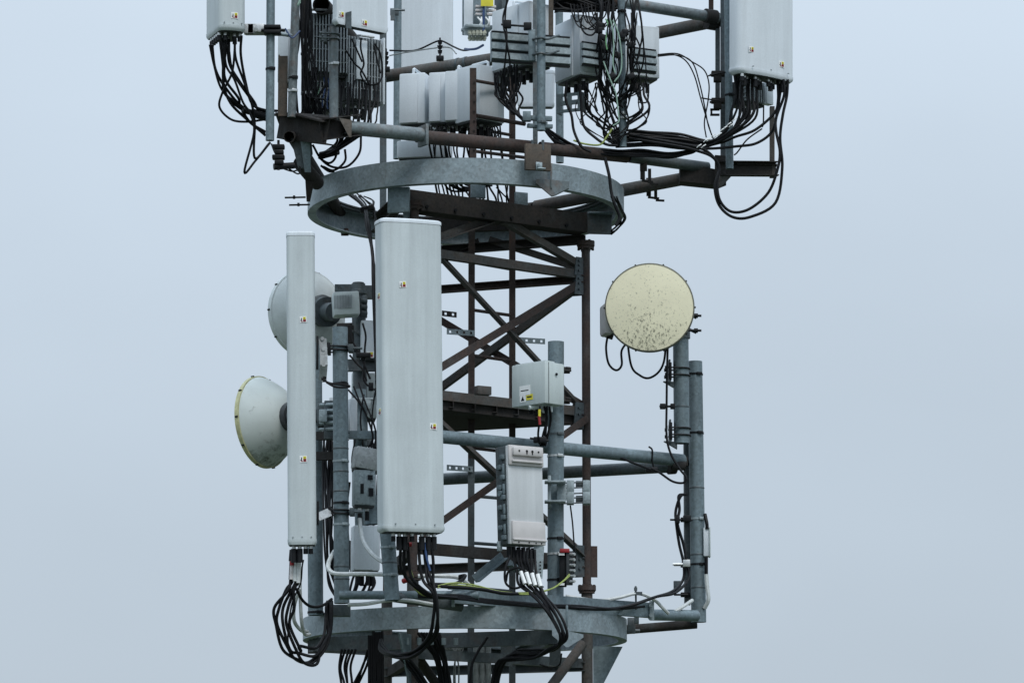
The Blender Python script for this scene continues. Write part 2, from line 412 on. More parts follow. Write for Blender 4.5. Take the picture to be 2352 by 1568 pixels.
# ladder inside the mast
la, lb = at(1083.5, 700, -.12), at(1177, 700, .10)
T2 = thing('climbing_ladder', 'rusty cable ladder with thin rungs running up inside the mast', 'ladder', (la.x, la.y, -2))
for p, k in ((la, 0), (lb, 1)):
    for zz, zt, mt in ((-2, 2.9, 'galvd'), (2.9, 5.45, 'rust')):
        mb = MB().prof([(x - .02, y - .02) for x, y in angle(.042, .006)], up(p, zz), up(p, zt)); part(T2, 'stile', mb, mt)
z = -1.8
while z < 5.4:
    dz = random.uniform(-.01, .01)
    part(T2, 'rung', MB().cyl(up(la, z + dz), up(lb, z + dz * .4), .011, 8), 'rust' if z > 2.9 else 'galvd'); z += .298
for (px, py, y, wd, n) in ((1032, 720, -.18, 34, 2), (1058, 762, -.2, 64, 4), (1218, 781, .1, 68, 4), (1056, 1074, -.2, 60, 4)):
    a = at(px - wd / 2, py - 1, y); b = at(px + wd / 2, py + 3, y + .05); d = (b - a); mb = MB()
    h = .036; n0 = Vector((0, .005, 0)); m = n * 2 + 1
    mb.slab([a + Vector((0,0,h*.5)), b + Vector((0,0,h*.5)), b + Vector((0,0,h*.22)), a + Vector((0,0,h*.22))], n0)
    mb.slab([a - Vector((0,0,h*.22)), b - Vector((0,0,h*.22)), b - Vector((0,0,h*.5)), a - Vector((0,0,h*.5))], n0)
    for k in range(n + 1):
        f0 = 0 if k == 0 else (k - .5 + .14 * 1) / n ; f1 = 1 if k == n else (k + .5 - .14) / n
        mb.slab([a.lerp(b, f0) + Vector((0,0,h*.22)), a.lerp(b, f1) + Vector((0,0,h*.22)), a.lerp(b, f1) - Vector((0,0,h*.22)), a.lerp(b, f0) - Vector((0,0,h*.22))], n0)
    part(T2, 'perforated_strap', mb, 'dark' if n == 2 else 'galvl')

# ================================================================== ring platforms
def ring(z0, z1_, rr, label, y_off=0.):
    T = thing('ring_platform', label, 'platform', (CX + .02, 0, z0), group=None)
    c = Matrix.Translation(Vector((CX + .022, 0, 0)))
    t = .008; wd = .055
    pr = [(rr, z0), (rr, z1_), (rr - wd, z1_), (rr - wd, z1_ - t), (rr - t, z1_ - t), (rr - t, z0 + t), (rr - wd, z0 + t), (rr - wd, z0)]
    part(T, 'ring_band', MB().lathe(pr, 128, c, True), 'galvr2')
    return T
UR = ring(4.500, 4.655, 1.022, 'upper galvanised ring platform around the mast under the antennas')
LRg = ring(1.752, 1.885, 1.026, 'lower galvanised ring platform around the mast at the bottom')
mb = MB()
for k in range(110):
    a = 2 * math.pi * k / 110
    mb.box((CX + .022 + .935 * math.cos(a), .935 * math.sin(a), 4.652), (.034, .06, .012), Matrix.Rotation(a, 3, 'Z'))
mb.lathe([(.905, 4.660), (.97, 4.660), (.97, 4.668), (.905, 4.668)], 96, Matrix.Translation((CX + .022, 0, 0)), True)
part(UR, 'perforated_flange', mb, 'galvd')
def beam(T, name, a, b, h, wd, mat, flip=1):
    part(T, name, MB().prof([(x * flip, y) for x, y in channel(h, wd)], a, b), mat)
# triangle of beams beneath the upper ring
b0, b1 = at(940, 457, -.74), at(1350, 512, .02)
zb = (b0.z + b1.z) / 2; b0.z = b1.z = zb
beam(UR, 'cross_beam', b0, b1, .125, .13, 'dark')
mb = MB()
for k in range(6):
    q = b0.lerp(b1, (k + .6) / 6.4) + Vector((0, 0, -.035)); mb.cyl(q + Vector((.006, -.012, 0)), q + Vector((-.004, .008, 0)), .011, 8)
part(UR, 'bolt_row', mb, 'blackm')
b2 = b0 + Vector((-.24, 1.12, .05)); bq = Vector((0, 0, .05))
beam(UR, 'cross_beam', b1 + Vector((0, .14, .0)) + bq, b2, .10, .05, 'dark', -1); beam(UR, 'cross_beam', b2 + Vector((0, -.02, 0)), b0 + Vector((0, .14, 0)) + bq, .10, .05, 'dark', -1)
# end plates and blocks
mb = MB().box(at(916, 460, -.85), (.14, .03, .16), Matrix.Rotation(R(-15), 3, 'Z'), .004); part(UR, 'end_plate', mb, 'galv')
mb = MB().slab([at(925, 488, -.8), at(950, 486, -.74), at(942, 505, -.74), at(928, 508, -.8)], (0, .02, 0)); part(UR, 'end_plate', mb, 'galv')
mb = MB().box(at(1377, 512, .03), (.16, .012, .15), Matrix.Rotation(R(8), 3, 'Z'), .002); part(UR, 'end_plate', mb, 'galvd')
mb = MB().box(at(1379, 490, .01), (.155, .05, .012), Matrix.Rotation(R(8), 3, 'Z'), .002); part(UR, 'end_plate', mb, 'galv')
for px, py, y, s in ((1098, 440, -.35, 36), (1197, 457, -.2, 32)):
    part(UR, 'bracket', MB().box(at(px, py, y), (s * sc(y), .02, .085), Matrix.Rotation(R(25), 3, 'Z'), .003), 'galv')
# small blocks hanging beneath the ring at the back
for px, py, y in ((792, 533, .62), (1141, 562, 1.0), (1306, 549, .7), (1215, 562, .85)):
    part(UR, 'bolt_block', MB().box(at(px, py, y), (.05, .04, .045), None, .003), 'rust')
# joint plate with V bracket
mb = MB().slab([at(1232, 411, -.955), at(1268, 413, -.91), at(1307, 417, -.835), at(1307, 432, -.835), at(1275, 448, -.90), at(1267, 450, -.91), at(1231, 420, -.955)], (0, .03, 0))
part(UR, 'joint_bracket', mb, 'galvr')
part(UR, 'joint_seam', MB().box(at(1266, 405, -.905), (.012, .03, .16), None, .002), 'galvr')
# hanging plate, rusty, with bolted angle
HP = thing('mounting_plate', 'rust stained plate bolted over the front of the upper ring', 'plate', at(1234, 392, -1.02))
mb = MB().box(at(1235, 362, -1.02), (.165, .03, .165), Matrix.Rotation(R(16), 3, 'Z'), .003); pl = part(HP, 'plate', mb, 'rustp')
mb = MB().box(at(1238, 380, -1.05), (.04, .012, .04), Matrix.Rotation(R(16), 3, 'Z'), .002).box(at(1242, 388, -1.07), (.05, .05, .008), Matrix.Rotation(R(16), 3, 'Z'), .002)
mb.cyl(at(1237, 379, -1.055), at(1237, 379, -1.085), .009, 8); part(HP, 'clip_angle', mb, 'galvl')
mb = MB()
for k in (-1, 1): mb.cyl(at(1235 + 12 * k, 345, -1.02), at(1235 + 12 * k, 322, -1.02), .009, 8)
part(HP, 'stud', mb, 'galvd')

# lower ring extras
mb = MB()
for a0, a1 in ((188, 308), (308, 68), (68, 188)):
    p0 = Vector((CX + .97 * math.cos(R(a0)), .97 * math.sin(R(a0)), 1.72)); p1 = Vector((CX + .97 * math.cos(R(a1)), .97 * math.sin(R(a1)), 1.72))
    beam(LRg, 'cross_beam', p0, p1, .09, .05, 'galvd')
mb = MB().slab([at(1268, 1440, -.93), at(1340, 1456, -.82), at(1340, 1463, -.82), at(1306, 1485, -.875), at(1300, 1485, -.885), at(1268, 1458, -.93)], (0, .012, 0)); part(LRg, 'joint_bracket', mb, 'galvr2')
part(LRg, 'joint_seam', MB().box(at(1302, 1415, -.885), (.014, .03, .135), None, .002), 'galv')
mb = MB().slab([at(706, 1440, -.05), at(736, 1468, .25), at(736, 1500, .25), at(707, 1500, -.05)], (0, .012, 0)); part(LRg, 'end_plate', mb, 'dark')
mb = MB()
for k in range(5): mb.cyl(at(935 + 28 * k, 1464, -.85), at(935 + 28 * k, 1480, -.85), .014, 8)
part(LRg, 'bolt_row', mb, 'galvl')
for px in (1150, 1262):
    part(LRg, 'plate', MB().slab([at(px, 1480, -.3), at(px + 26, 1482, -.3), at(px + 26, 1530, -.3), at(px, 1526, -.3)], (0, .02, 0)), 'galvd')

# ================================================================== pipe frames carrying the antennas
def pipe_part(T, a, b, r, mat, name='pipe', bands=()):
    mb = MB().pipe(a, b, r, .006); part(T, name, mb, mat)
HF = thing('antenna_headframe', 'upper triangular pipe frame holding the top ring of antennas', 'frame', (CX, 0, 4.7))
pipe_part(HF, at(790, 293, -1.40), at(968, 310, -1.1), .043, 'galvr')
pipe_part(HF, at(975, 315, -1.08), at(1225, 339, -.68), .042, 'rust')
pipe_part(HF, at(1240, 340, -.66), at(1440, 360, -.36), .040, 'rust'); pipe_part(HF, at(1445, 361, -.35), at(1625, 385, -.05), .036, 'galvd')
part(HF, 'flange_plate', MB().box(at(972, 312, -1.09), (.02, .11, .13), Matrix.Rotation(R(30), 3, 'Z'), .003), 'galvr')
pipe_part(HF, at(1600, 405, .0), at(1230, 475, .55), .042, 'rustg'); pipe_part(HF, at(1225, 478, .57), at(900, 520, 1.05), .04, 'dark')
pipe_part(HF, at(1420, 5, -.36), at(1650, 42, -.04), .036, 'galvr'); pipe_part(HF, at(1420, 5, -.36), at(900, -70, -1.2), .036, 'rust')
pipe_part(HF, at(1650, 48, .0), at(1500, 78, .25), .041, 'rustg'); pipe_part(HF, at(1500, 78, .25), at(882, 176, 1.25), .043, 'rustg')
pipe_part(HF, at(738, 12, -1.2), at(870, 170, 1.2), .055, 'dark')
pipe_part(HF, at(672, 312, -1.30), at(800, 520, 1.0), .040, 'dark')
mb = MB()
for px, py, y, r in ((1630, 38, -.07, .046), (1633, 52, .0, .05)): mb.cyl(at(px - 10, py - 2, y - .02), at(px + 14, py + 2, y + .02), r, 20)
part(HF, 'clamp', mb, 'dark')
# right corner: gusset, channel, upright
mb = MB().slab([at(1562, 372, -.12), at(1650, 390, -.10), at(1650, 425, -.10), at(1562, 416, -.12)], (0, .14, .0)); part(HF, 'corner_gusset', mb, 'dark')
part(HF, 'corner_gusset', MB().slab([at(1642, 356, -.16), at(1668, 358, -.14), at(1668, 425, -.14), at(1650, 432, -.16), at(1642, 425, -.16)], (0, .02, 0)), 'dark')
part(HF, 'corner_gusset', MB().slab([at(1650, 404, -.17), at(1680, 404, -.15), at(1656, 430, -.16), at(1650, 430, -.17)], (0, .02, 0)), 'rustg')
a, b = at(1650, 389, -.14), at(1782, 390, -.02); beam(HF, 'outrigger', a, b, .095, .05, 'dark', -1)
part(HF, 'outrigger_cap', MB().slab([at(1692, 374, -.13), at(1785, 376, -.04), at(1785, 379, -.04), at(1692, 378, -.13)], (0, .07, 0)), 'dark')
part(HF, 'upright', MB().prof(channel(.05, .03), at(1768, 408, -.01), at(1768, 246, -.01)), 'rustg')
# left corner: channel shelf, gussets, end tube
mb = MB().prof(channel(.16, .09), at(640, 288, -1.25), at(752, 301, -1.58)); part(HF, 'corner_channel', mb, 'dark')
mb = MB().prof([(-x, y) for x, y in channel(.13, .09)], at(735, 299, -1.57), at(806, 290, -1.30)); part(HF, 'corner_channel', mb, 'dark')
part(HF, 'corner_cap', MB().slab([at(632, 262, -1.25), at(668, 262, -1.4), at(740, 281, -1.62), at(806, 272, -1.4), at(780, 285, -1.2), at(640, 285, -1.1)], (0, 0, .01)), 'dark')
part(HF, 'corner_gusset', MB().slab([at(779, 271, -1.60), at(808, 276, -1.58), at(807, 315, -1.58), at(802, 315, -1.59)], (0, .012, 0)), 'rustp')
mb = MB().pipe(at(664, 314, -1.45), at(690, 320, -1.0), .036); part(HF, 'end_tube', mb, 'dark')
part(HF, 'corner_gusset', MB().slab([at(668, 318, -1.35), at(715, 322, -1.38), at(718, 352, -1.36), at(700, 386, -1.34), at(684, 384, -1.34)], (0, .03, 0)), 'galvd')
part(HF, 'corner_gusset', MB().slab([at(690, 322, -1.4), at(712, 322, -1.4), at(714, 395, -1.36), at(700, 395, -1.36)], (0, .012, 0)), 'galv')
mb = MB().cyl(at(690, 375, -1.3), at(728, 420, -.85), .045, 18); part(HF, 'knee_tube', mb, 'dark')
part(HF, 'knee_plate', MB().slab([at(700, 398, -1.1), at(724, 404, -1.05), at(712, 462, -1.0), at(704, 462, -1.0)], (0, .02, 0)), 'dark')
for px, py, y in ((662, 453, -.9), (672, 470, -.9)):
    part(HF, 'threaded_rod', MB().cyl(at(px - 8, py + 1, y), at(px + 40, py, y), .006, 6).cyl(at(px + 11, py, y - .01), at(px + 16, py, y - .01), .012, 6), 'dark')
# clips hanging off the right-hand pipes
for px, py, y in ((1478, 382, -.3), (1492, 420, .2)):
    mb = MB().box(at(px, py, y), (.045, .03, .06)).box(at(px - 2, py + 18, y), (.03, .02, .07)).cyl(at(px - 4, py + 33, y), at(px + 22, py + 36, y), .008, 6).box(at(px + 14, py + 22, y), (.02, .02, .09)).cyl(at(px, py - 16, y), at(px, py + 34, y + .02), .008, 6).cyl(at(px + 14, py + 40, y), at(px + 34, py + 41, y), .008, 6)
    part(HF, 'hook_clip', mb, 'dark')

LFm = thing('antenna_headframe', 'lower galvanised pipe frame reaching right to the twin poles', 'frame', (CX, 0, 2.0))
rc = at(1568, 1057, .15); zz = rc.z
pA0 = at(880, 985, -1.22); pA0.z = zz
mb = MB().pipe(pA0, rc, .041); part(LFm, 'pipe', mb, 'galv')
rc2 = at(1540, 1073, .22); rc2.z = zz - .03
pB0 = at(960, 1100, .95); pB0.z = rc2.z
part(LFm, 'pipe', MB().pipe(pB0, rc2, .040), 'galvd')
mb = MB().box(at(1567, 1060, .15), (.07, .06, .06), None, .004).cyl(at(1545, 1068, .1), at(1575, 1070, .1), .03, 12).cyl(at(1535, 1074, .18), at(1550, 1073, .2), .043, 20); part(LFm, 'corner_clamp', mb, 'dark')
# bottom beam parallel to the front face, pipes to the right pole
a, b = at(1040, 1369, -1.22), at(1500, 1398, -.2); zz = (a.z + b.z) / 2; a.z = b.z = zz
part(LFm, 'base_beam', MB().prof(channel(.092, .05), a, b), 'galv')
part(LFm, 'base_beam_plate', MB().box(at(1497, 1401, -.22), (.03, .02, .125), None, .003).cyl(at(1495, 1390, -.24), at(1495, 1390, -.26), .012, 8).cyl(at(1495, 1412, -.24), at(1495, 1412, -.26), .012, 8), 'galvl')
part(LFm, 'base_beam_plate', MB().box(at(1041, 1368, -1.24), (.02, .03, .13), None, .003), 'galvl')
part(LFm, 'base_beam_plate', MB().box(at(1018, 1385, -1.2), (.11, .02, .06), None, .003), 'galvd')
part(LFm, 'base_pipe', MB().pipe(at(1495, 1411, -.15), at(1600, 1413, .08), .036), 'galv')
part(LFm, 'base_pipe', MB().pipe(at(1425, 1446, .25), at(1600, 1432, .3), .030), 'dark')
part(LFm, 'base_clamp', MB().box(at(1450, 1436, .1), (.05, .05, .1), None, .004).cyl(at(1440, 1448, .1), at(1470, 1448, .1), .012, 8), 'galvd'); part(LFm, 'base_bracket', MB().box(at(1462, 1414, .0), (.03, .03, .1), None, .003), 'galvd')
part(LFm, 'base_pipe', MB().pipe(at(780, 1366, -1.25), at(1100, 1366, -1.3), .026), 'galv')
part(LFm, 'base_pipe', MB().pipe(at(905, 1370, -1.30), at(1060, 1392, -1.1), .032), 'galvd')
part(LFm, 'side_channel', MB().prof(channel(.05, .03), at(800, 998, -.75), at(900, 998, -.8)), 'galv')
part(LFm, 'side_channel', MB().prof(channel(.085, .05), at(775, 670, .05), at(880, 670, .1)), 'galvd')
part(LFm, 'side_channel', MB().prof(channel(.075, .05), at(800, 838, -.2), at(880, 838, -.1)), 'galvd')
part(LFm, 'side_channel', MB().prof(channel(.05, .05), at(722, 1000, -.75), at(790, 1000, -.9)), 'dark')
part(LFm, 'side_channel', MB().prof(channel(.05, .05), at(722, 1046, -.7), at(790, 1046, -.8)), 'dark')
part(LFm, 'base_bracket', MB().box(at(784, 1402, -1.0), (.11, .08, .07), None, .004), 'galvd')

# ================================================================== mounting poles
def pole(top, bot, wpx, label, mat='galv', welds=(), bands=(), group=None, wall=.005, caps=False, name='mounting_pole'):
    a, b = at(*top), at(*bot); r = wpx / 2 * sc(top[2])
    T = thing(name, label, 'pole', b, group=group)
    (mb := MB()).pipe(b, a, r, wall)
    pp = part(T, 'tube', mb, mat)
    def pt(py):
        f = (py - top[1]) / (bot[1] - top[1]); return a.lerp(b, f)
    for py in welds:
        q = pt(py); mbw = MB(); d = (a - b).normalized()
        mbw.lathe([(r, -.006), (r + .0022, -.002), (r + .0022, .002), (r, .006)], 24, Matrix.Translation(q)); part(T, 'weld_seam', mbw, 'galvd')
    for py, mt in bands:
        q = pt(py); mbw = MB().cyl(q - Vector((0, 0, .006)), q + Vector((0, 0, .006)), r + .0035, 24)
        mbw.box(q + Vector((r * .5, -r * .95, 0)), (.035, .02, .018), Matrix.Rotation(R(25), 3, 'Z'), .002)
        part(T, 'steel_strap', mbw, mt)
    return T, r, pt
def ubolts(T, q, r, side, n=2, gap=.03, mat='blackm', ln=.07, name='pipe_clamp'):
    """U bolts round a pole at q with threaded ends towards side (+1 right, -1 left)"""
    mb = MB()
    for k in range(n):
        z = (k - (n - 1) / 2) * gap; c = q + Vector((0, 0, z)); pts = []
        for i in range(17):
            t = math.pi * i / 16 - math.pi / 2
            pts.append(c + Vector((-side * math.cos(t) * (r + .006), math.sin(t) * (r + .006), 0)))
        pts = [pts[0] + Vector((side * ln, 0, 0))] + pts + [pts[-1] + Vector((side * ln, 0, 0))]
        mb.tube(pts, .0055, 6)
    mb.box(q + Vector((side * (r + .022), 0, 0)), (.02, r * 2.6, gap * n + .02), None, .003)
    for s in (-1, 1):
        for k in range(n):
            c = q + Vector((side * (r + .042), s * (r + .006), (k - (n - 1) / 2) * gap)); mb.cyl(c, c + Vector((side * .014, 0, 0)), .012, 6)
    return part(T, name, mb, mat)

# --- lower level
P1, r1, f1 = pole((781, 752, -1.12), (785, 1385, -1.12), 35, 'galvanised pole directly right of the narrow antenna panel', welds=(1032, 1085, 1130, 1302, 1330), bands=((883, 'blackm'), (1061, 'galvl'), (1157, 'blackm'), (1206, 'galvl')))
for py in (802, 1178):
    ubolts(P1, f1(py), r1, -1, 2, .022); mb = MB()
    q = f1(py); mb.box(q + Vector((r1 + .02, -.01, 0)), (.03, .09, .045), None, .003); mb.cyl(q + Vector((r1, -.03, .0)), q + Vector((r1 + .09, -.03, 0)), .008, 6)
    part(P1, 'pipe_clamp', mb, 'galvd')
P2, r2, f2 = pole((884, 1150, -1.42), (901, 1378, -1.42), 34, 'short galvanised pole behind the foot of the broad antenna panel', welds=(1292,), bands=((1257, 'galvl'), (1320, 'galvl')))
P3, r3, f3 = pole((722, 790, -.55), (725, 1412, -.55), 35, 'galvanised pole mostly hidden behind the narrow antenna panel', welds=(1404,), bands=((1406, 'blackm'),))
P4, r4, f4 = pole((1277, 785, -.62), (1276, 1378, -.62), 37, 'galvanised pole carrying the grey cabinet and the metal radio unit', bands=((999, 'galvd'), (1049, 'chrome'), (1238, 'blackm'), (1273, 'chrome'), (1332, 'blackm')))
P5, r5, f5 = pole((1596, 830, .2), (1605, 1428, .2), 34, 'tallest galvanised pole at the far right with weld seams', welds=(1122, 1275, 1350), bands=((1193, 'galvl'), (1297, 'blackm'), (860, 'blackm'), (996, 'blackm')))
P6, r6, f6 = pole((1563, 730, .0), (1566, 1018, .0), 36, 'shorter galvanised pole holding up the yellowed dish', welds=(935,))
for py in (855, 992):
    q = f6(py); ubolts(P6, q, r6, -1, 2, .045, 'blackm', .085)
    mb = MB().slab([q + Vector((-.03, -.02, -.065)), q + Vector((-.115, -.02, -.06)), q + Vector((-.03, -.02, -.11))], (0, .05, 0)); part(P6, 'support_shelf', mb, 'galvd')
    mb = MB().box(q + Vector((-r6 - .025, -.01, .0)), (.012, .1, .15), None, .003); part(P6, 'backing_plate', mb, 'galvd')
P7 = thing('mounting_post', 'dark channel post standing left of the tallest right pole', 'post', at(1572, 1385, .32))
part(P7, 'channel', MB().prof(channel(.085, .04), at(1572, 1388, .32), at(1570, 1015, .32), (0, 1, 0)), 'galvd')
mb = MB()
for py in (1062, 1193, 1297, 1365): mb.box(at(1574, py, .26), (.06, .03, .03), None, .003).cyl(at(1548 if py != 1062 else 1560, py, .22), at(1580, py, .22), .007, 6)
part(P7, 'stand_off_clamp', mb, 'blackm')
part(P7, 'clamp_plate', MB().box(at(1556, 1344, .2), (.05, .02, .06), None, .003), 'galvd')
P8, r8, f8 = pole((823, 652, -.05), (829, 1000, -.05), 32, 'grey round post behind the small radio of the upper dish', 'galvd', welds=(668, 674))
part(P8, 'cap', MB().cyl(at(823, 660, -.05) , at(823, 649, -.05), .037, 20).cyl(at(823, 676, -.05), at(823, 669, -.05), .058, 20), 'galvd')
mb = MB()
c = at(788, 668, -.02)
for ox in (-.045, .0, .045): mb.box(c + Vector((ox, 0, 0)), (.018, .012, .085))
for oz in (-.036, 0, .036): mb.box(c + Vector((0, .001, oz)), (.105, .012, .014))
part(P8, 'perforated_plate', mb, 'galvd')
P9, r9, f9 = pole((825, 895, -.35), (832, 1240, -.35), 32, 'stub of galvanised pole between the narrow and broad panels', 'galv', welds=(1000,))

P10, r10, f10 = pole((851, 1138, -.85), (853, 1204, -.85), 34, 'short thick galvanised pipe piece left of the broad panel foot', 'galv')
for T_, q_, k_ in ((P9, f9(925), 'galvl'), (P9, f9(1010), 'galvd'), (P8, f8(770), 'galvd'), (P8, f8(815), 'blackm')):
    mb = MB().box(q_ + Vector((.03, -.07, 0)), (.1, .03, .03), Matrix.Rotation(R(12), 3, 'Y'), .004).box(q_ + Vector((.06, -.08, -.03)), (.03, .03, .05), None, .004).cyl(q_ + Vector((-.05, -.075, .012)), q_ + Vector((.1, -.08, .012)), .008, 8)
    part(T_, 'pipe_clamp', mb, k_)
# --- upper level
Q1, q1, g1 = pole((622, -60, -1.62), (620, 323, -1.62), 20, 'slim galvanised pole beside the upper left antenna panel', bands=((160, 'blackm'),))
Q2, q2, g2 = pole((681, -60, -1.42), (670, 270, -1.42), 20, 'thin grey pole standing on the left corner shelf', 'galvr', bands=((180, 'blackm'), (210, 'chrome')))
part(Q2, 'rusty_angle', MB().box((at(650, 268, -1.38) + at(650, 128, -1.38)) / 2, (.055, .008, .375)).box((at(641, 268, -1.34) + at(641, 128, -1.34)) / 2, (.008, .07, .375)), 'rustp')
Q3, q3, g3 = pole((702, -60, -1.1), (703, 268, -1.1), 22, 'dark stained pole amid the cables at the left corner', 'dark', bands=((125, 'blackm'), (216, 'chrome')))
Q4, q4, g4 = pole((766, 60, -1.5), (767, 276, -1.5), 21, 'stained short pole in front of the finned radio unit', 'galvr', bands=((148, 'chrome'), (60, 'galvd')))
ubolts(Q4, g4(85), q4, -1, 2, .03, 'galvd')
Q5, q5, g5 = pole((880, 40, 1.2), (880, 495, 1.2), 16, 'square grey post running down behind the upper ring', 'galvd')
Q6, q6, g6 = pole((914, -60, 1.62), (912, 365, 1.62), 18, 'galvanised pole at the left edge of the large flat rear panel', 'galv')
mb = MB().box(at(906, 28, 1.55), (.06, .02, .05), None, .003).cyl(at(900, 24, 1.5), at(930, 24, 1.5), .008, 6).box(at(902, 36, 1.5), (.03, .02, .07)); part(Q6, 'pipe_clamp', mb, 'galvd')
Q7, q7, g7 = pole((1243, -60, -.98), (1243, 300, -.98), 20, 'galvanised pole in front of the ribbed rail at centre top', 'galv', bands=((282, 'galvd'),))
part(Q7, 'foot_clamp', MB().box(at(1237, 272, -.93), (.17, .03, .03), Matrix.Rotation(R(10), 3, 'Z'), .003).box(at(1240, 290, -.93), (.16, .03, .025), Matrix.Rotation(R(10), 3, 'Z'), .003).box(at(1210, 268, -.96), (.05, .05, .06), None, .003).box(at(1243, 284, -.99), (.08, .01, .02)), 'galv')
Q8 = thing('mounting_post', 'rust streaked flat post behind the centre top pole', 'post', at(1223, 330, -.8))
part(Q8, 'channel', MB().prof(channel(.055, .03), at(1224, 330, -.8), at(1224, -60, -.8), (0, 1, 0)), 'galvr')
part(Q8, 'channel', MB().prof(channel(.05, .03), at(1260, 130, -.75), at(1260, -60, -.75), (0, 1, 0)), 'rustp')
Q9, q9, g9 = pole((1284, -60, 1.2), (1286, 374, 1.2), 18, 'grey pole rising at the back right of the white radios', 'galv')
Q10, q10, g10 = pole((1426, -60, -.55), (1431, 338, -.50), 17, 'thin galvanised pole wrapped in the right cable tangle', 'galv', bands=((95, 'blackm'), (262, 'chrome'), (272, 'chrome'), (28, 'blackm')))
Q11, q11, g11 = pole((1671, -60, -.30), (1676, 388, -.28), 18, 'galvanised pole behind the upper right antenna panel', 'galv', bands=((220, 'blackm'),))
Q12 = thing('mounting_post', 'dark channel post left of the upper right antenna panel', 'post', at(1652, 360, -.05))
part(Q12, 'channel', MB().prof(channel(.045, .04), at(1655, 362, -.05), at(1655, -60, -.05), (0, 1, 0)), 'galvd')
part(Q12, 'channel', MB().prof(channel(.02, .03), at(1643, 235, .0), at(1643, 60, .0), (0, 1, 0)), 'galvd')
part(Q12, 'channel', MB().prof(channel(.045, .03), at(1628, 24, .05), at(1628, -60, .05), (0, 1, 0)), 'rust')
for py in (170, 232):
    mb = MB().box(at(1655, py, -.22), (.12, .06, .03), None, .004).box(at(1648, py + 10, -.22), (.05, .05, .05), None, .004).cyl(at(1630, py + 3, -.24), at(1680, py, -.24), .008, 6); part(Q12, 'pipe_clamp', mb, 'dark')
part(Q12, 'square_bracket', MB().box(at(1642, 252, -.2), (.06, .02, .012)).box(at(1642, 264, -.2), (.06, .02, .012)).box(at(1634, 258, -.2), (.012, .02, .04)), 'dark')

# ================================================================== panel antennas
def plan(w, d, rf, bulge, rb=.012, seg=6):
    """outline, y=0 at front, y=d at back"""
    p = []
    for i in range(9):
        t = i / 8; x = -w / 2 + rf + (w - 2 * rf) * t; p.append((x, -bulge * (1 - (2 * t - 1) ** 2)))
    for i in range(1, seg + 1):
        t = -math.pi / 2 + math.pi / 2 * i / seg; p.append((w / 2 - rf + rf * math.cos(t), rf + rf * math.sin(t)))
    for i in range(seg + 1):
        t = math.pi / 2 * i / seg; p.append((w / 2 - rb + rb * math.cos(t), d - rb + rb * math.sin(t)))
    for i in range(seg + 1):
        t = math.pi / 2 + math.pi / 2 * i / seg; p.append((-w / 2 + rb + rb * math.cos(t), d - rb + rb * math.sin(t)))
    for i in range(seg):
        t = math.pi + math.pi / 2 * i / seg; p.append((-w / 2 + rf + rf * math.cos(t), rf + rf * math.sin(t)))
    return p
def stack(mb, pl, levels, d):
    """loft the outline through (z, scale) levels"""
    n = len(pl); vs = []; fs = []
    for z, s in levels: vs += [Vector((x * s, (y - d / 2) * s + d / 2, z)) for x, y in pl]
    for k in range(len(levels) - 1):
        for i in range(n): fs.append((k * n + i, k * n + (i + 1) % n, (k + 1) * n + (i + 1) % n, (k + 1) * n + i))
    fs += [tuple(range(n - 1, -1, -1)), tuple(range((len(levels) - 1) * n, len(levels) * n))]
    mb.add(vs, fs); return mb
def sticker(T, x, z, y=-.002, s=.042, rotm=None, parent=None):
    rotm = (rotm or Matrix.Identity(3)) @ Matrix.Rotation(random.uniform(-.06, .06), 3, 'Y'); s *= random.uniform(.92, 1.04); c = Vector((x, y, z)); mb = MB()
    def q(k, cx, cz, w_, h_, dy): mb.mat(k).box(c + rotm @ Vector((cx * s, dy, cz * s)), (w_ * s, .0012, h_ * s), rotm)
    q(0, 0, 0, 1.05, .95, 0); q(1, .2, .2, .42, .36, -.0012); q(2, .2, -.18, .42, .38, -.0012)
    q(3, -.26, 0, .12, .5, -.0012); q(3, -.33, -.12, .2, .1, -.0020); q(2, -.2, -.3, .3, .1, -.0014)
    q(3, .2, -.18, .26, .06, -.0026); q(3, .2, .18, .2, .05, -.0026)
    return part(T, 'warning_sticker', mb, ['stw', 'yellow', 'red', 'blackm'], parent, True)
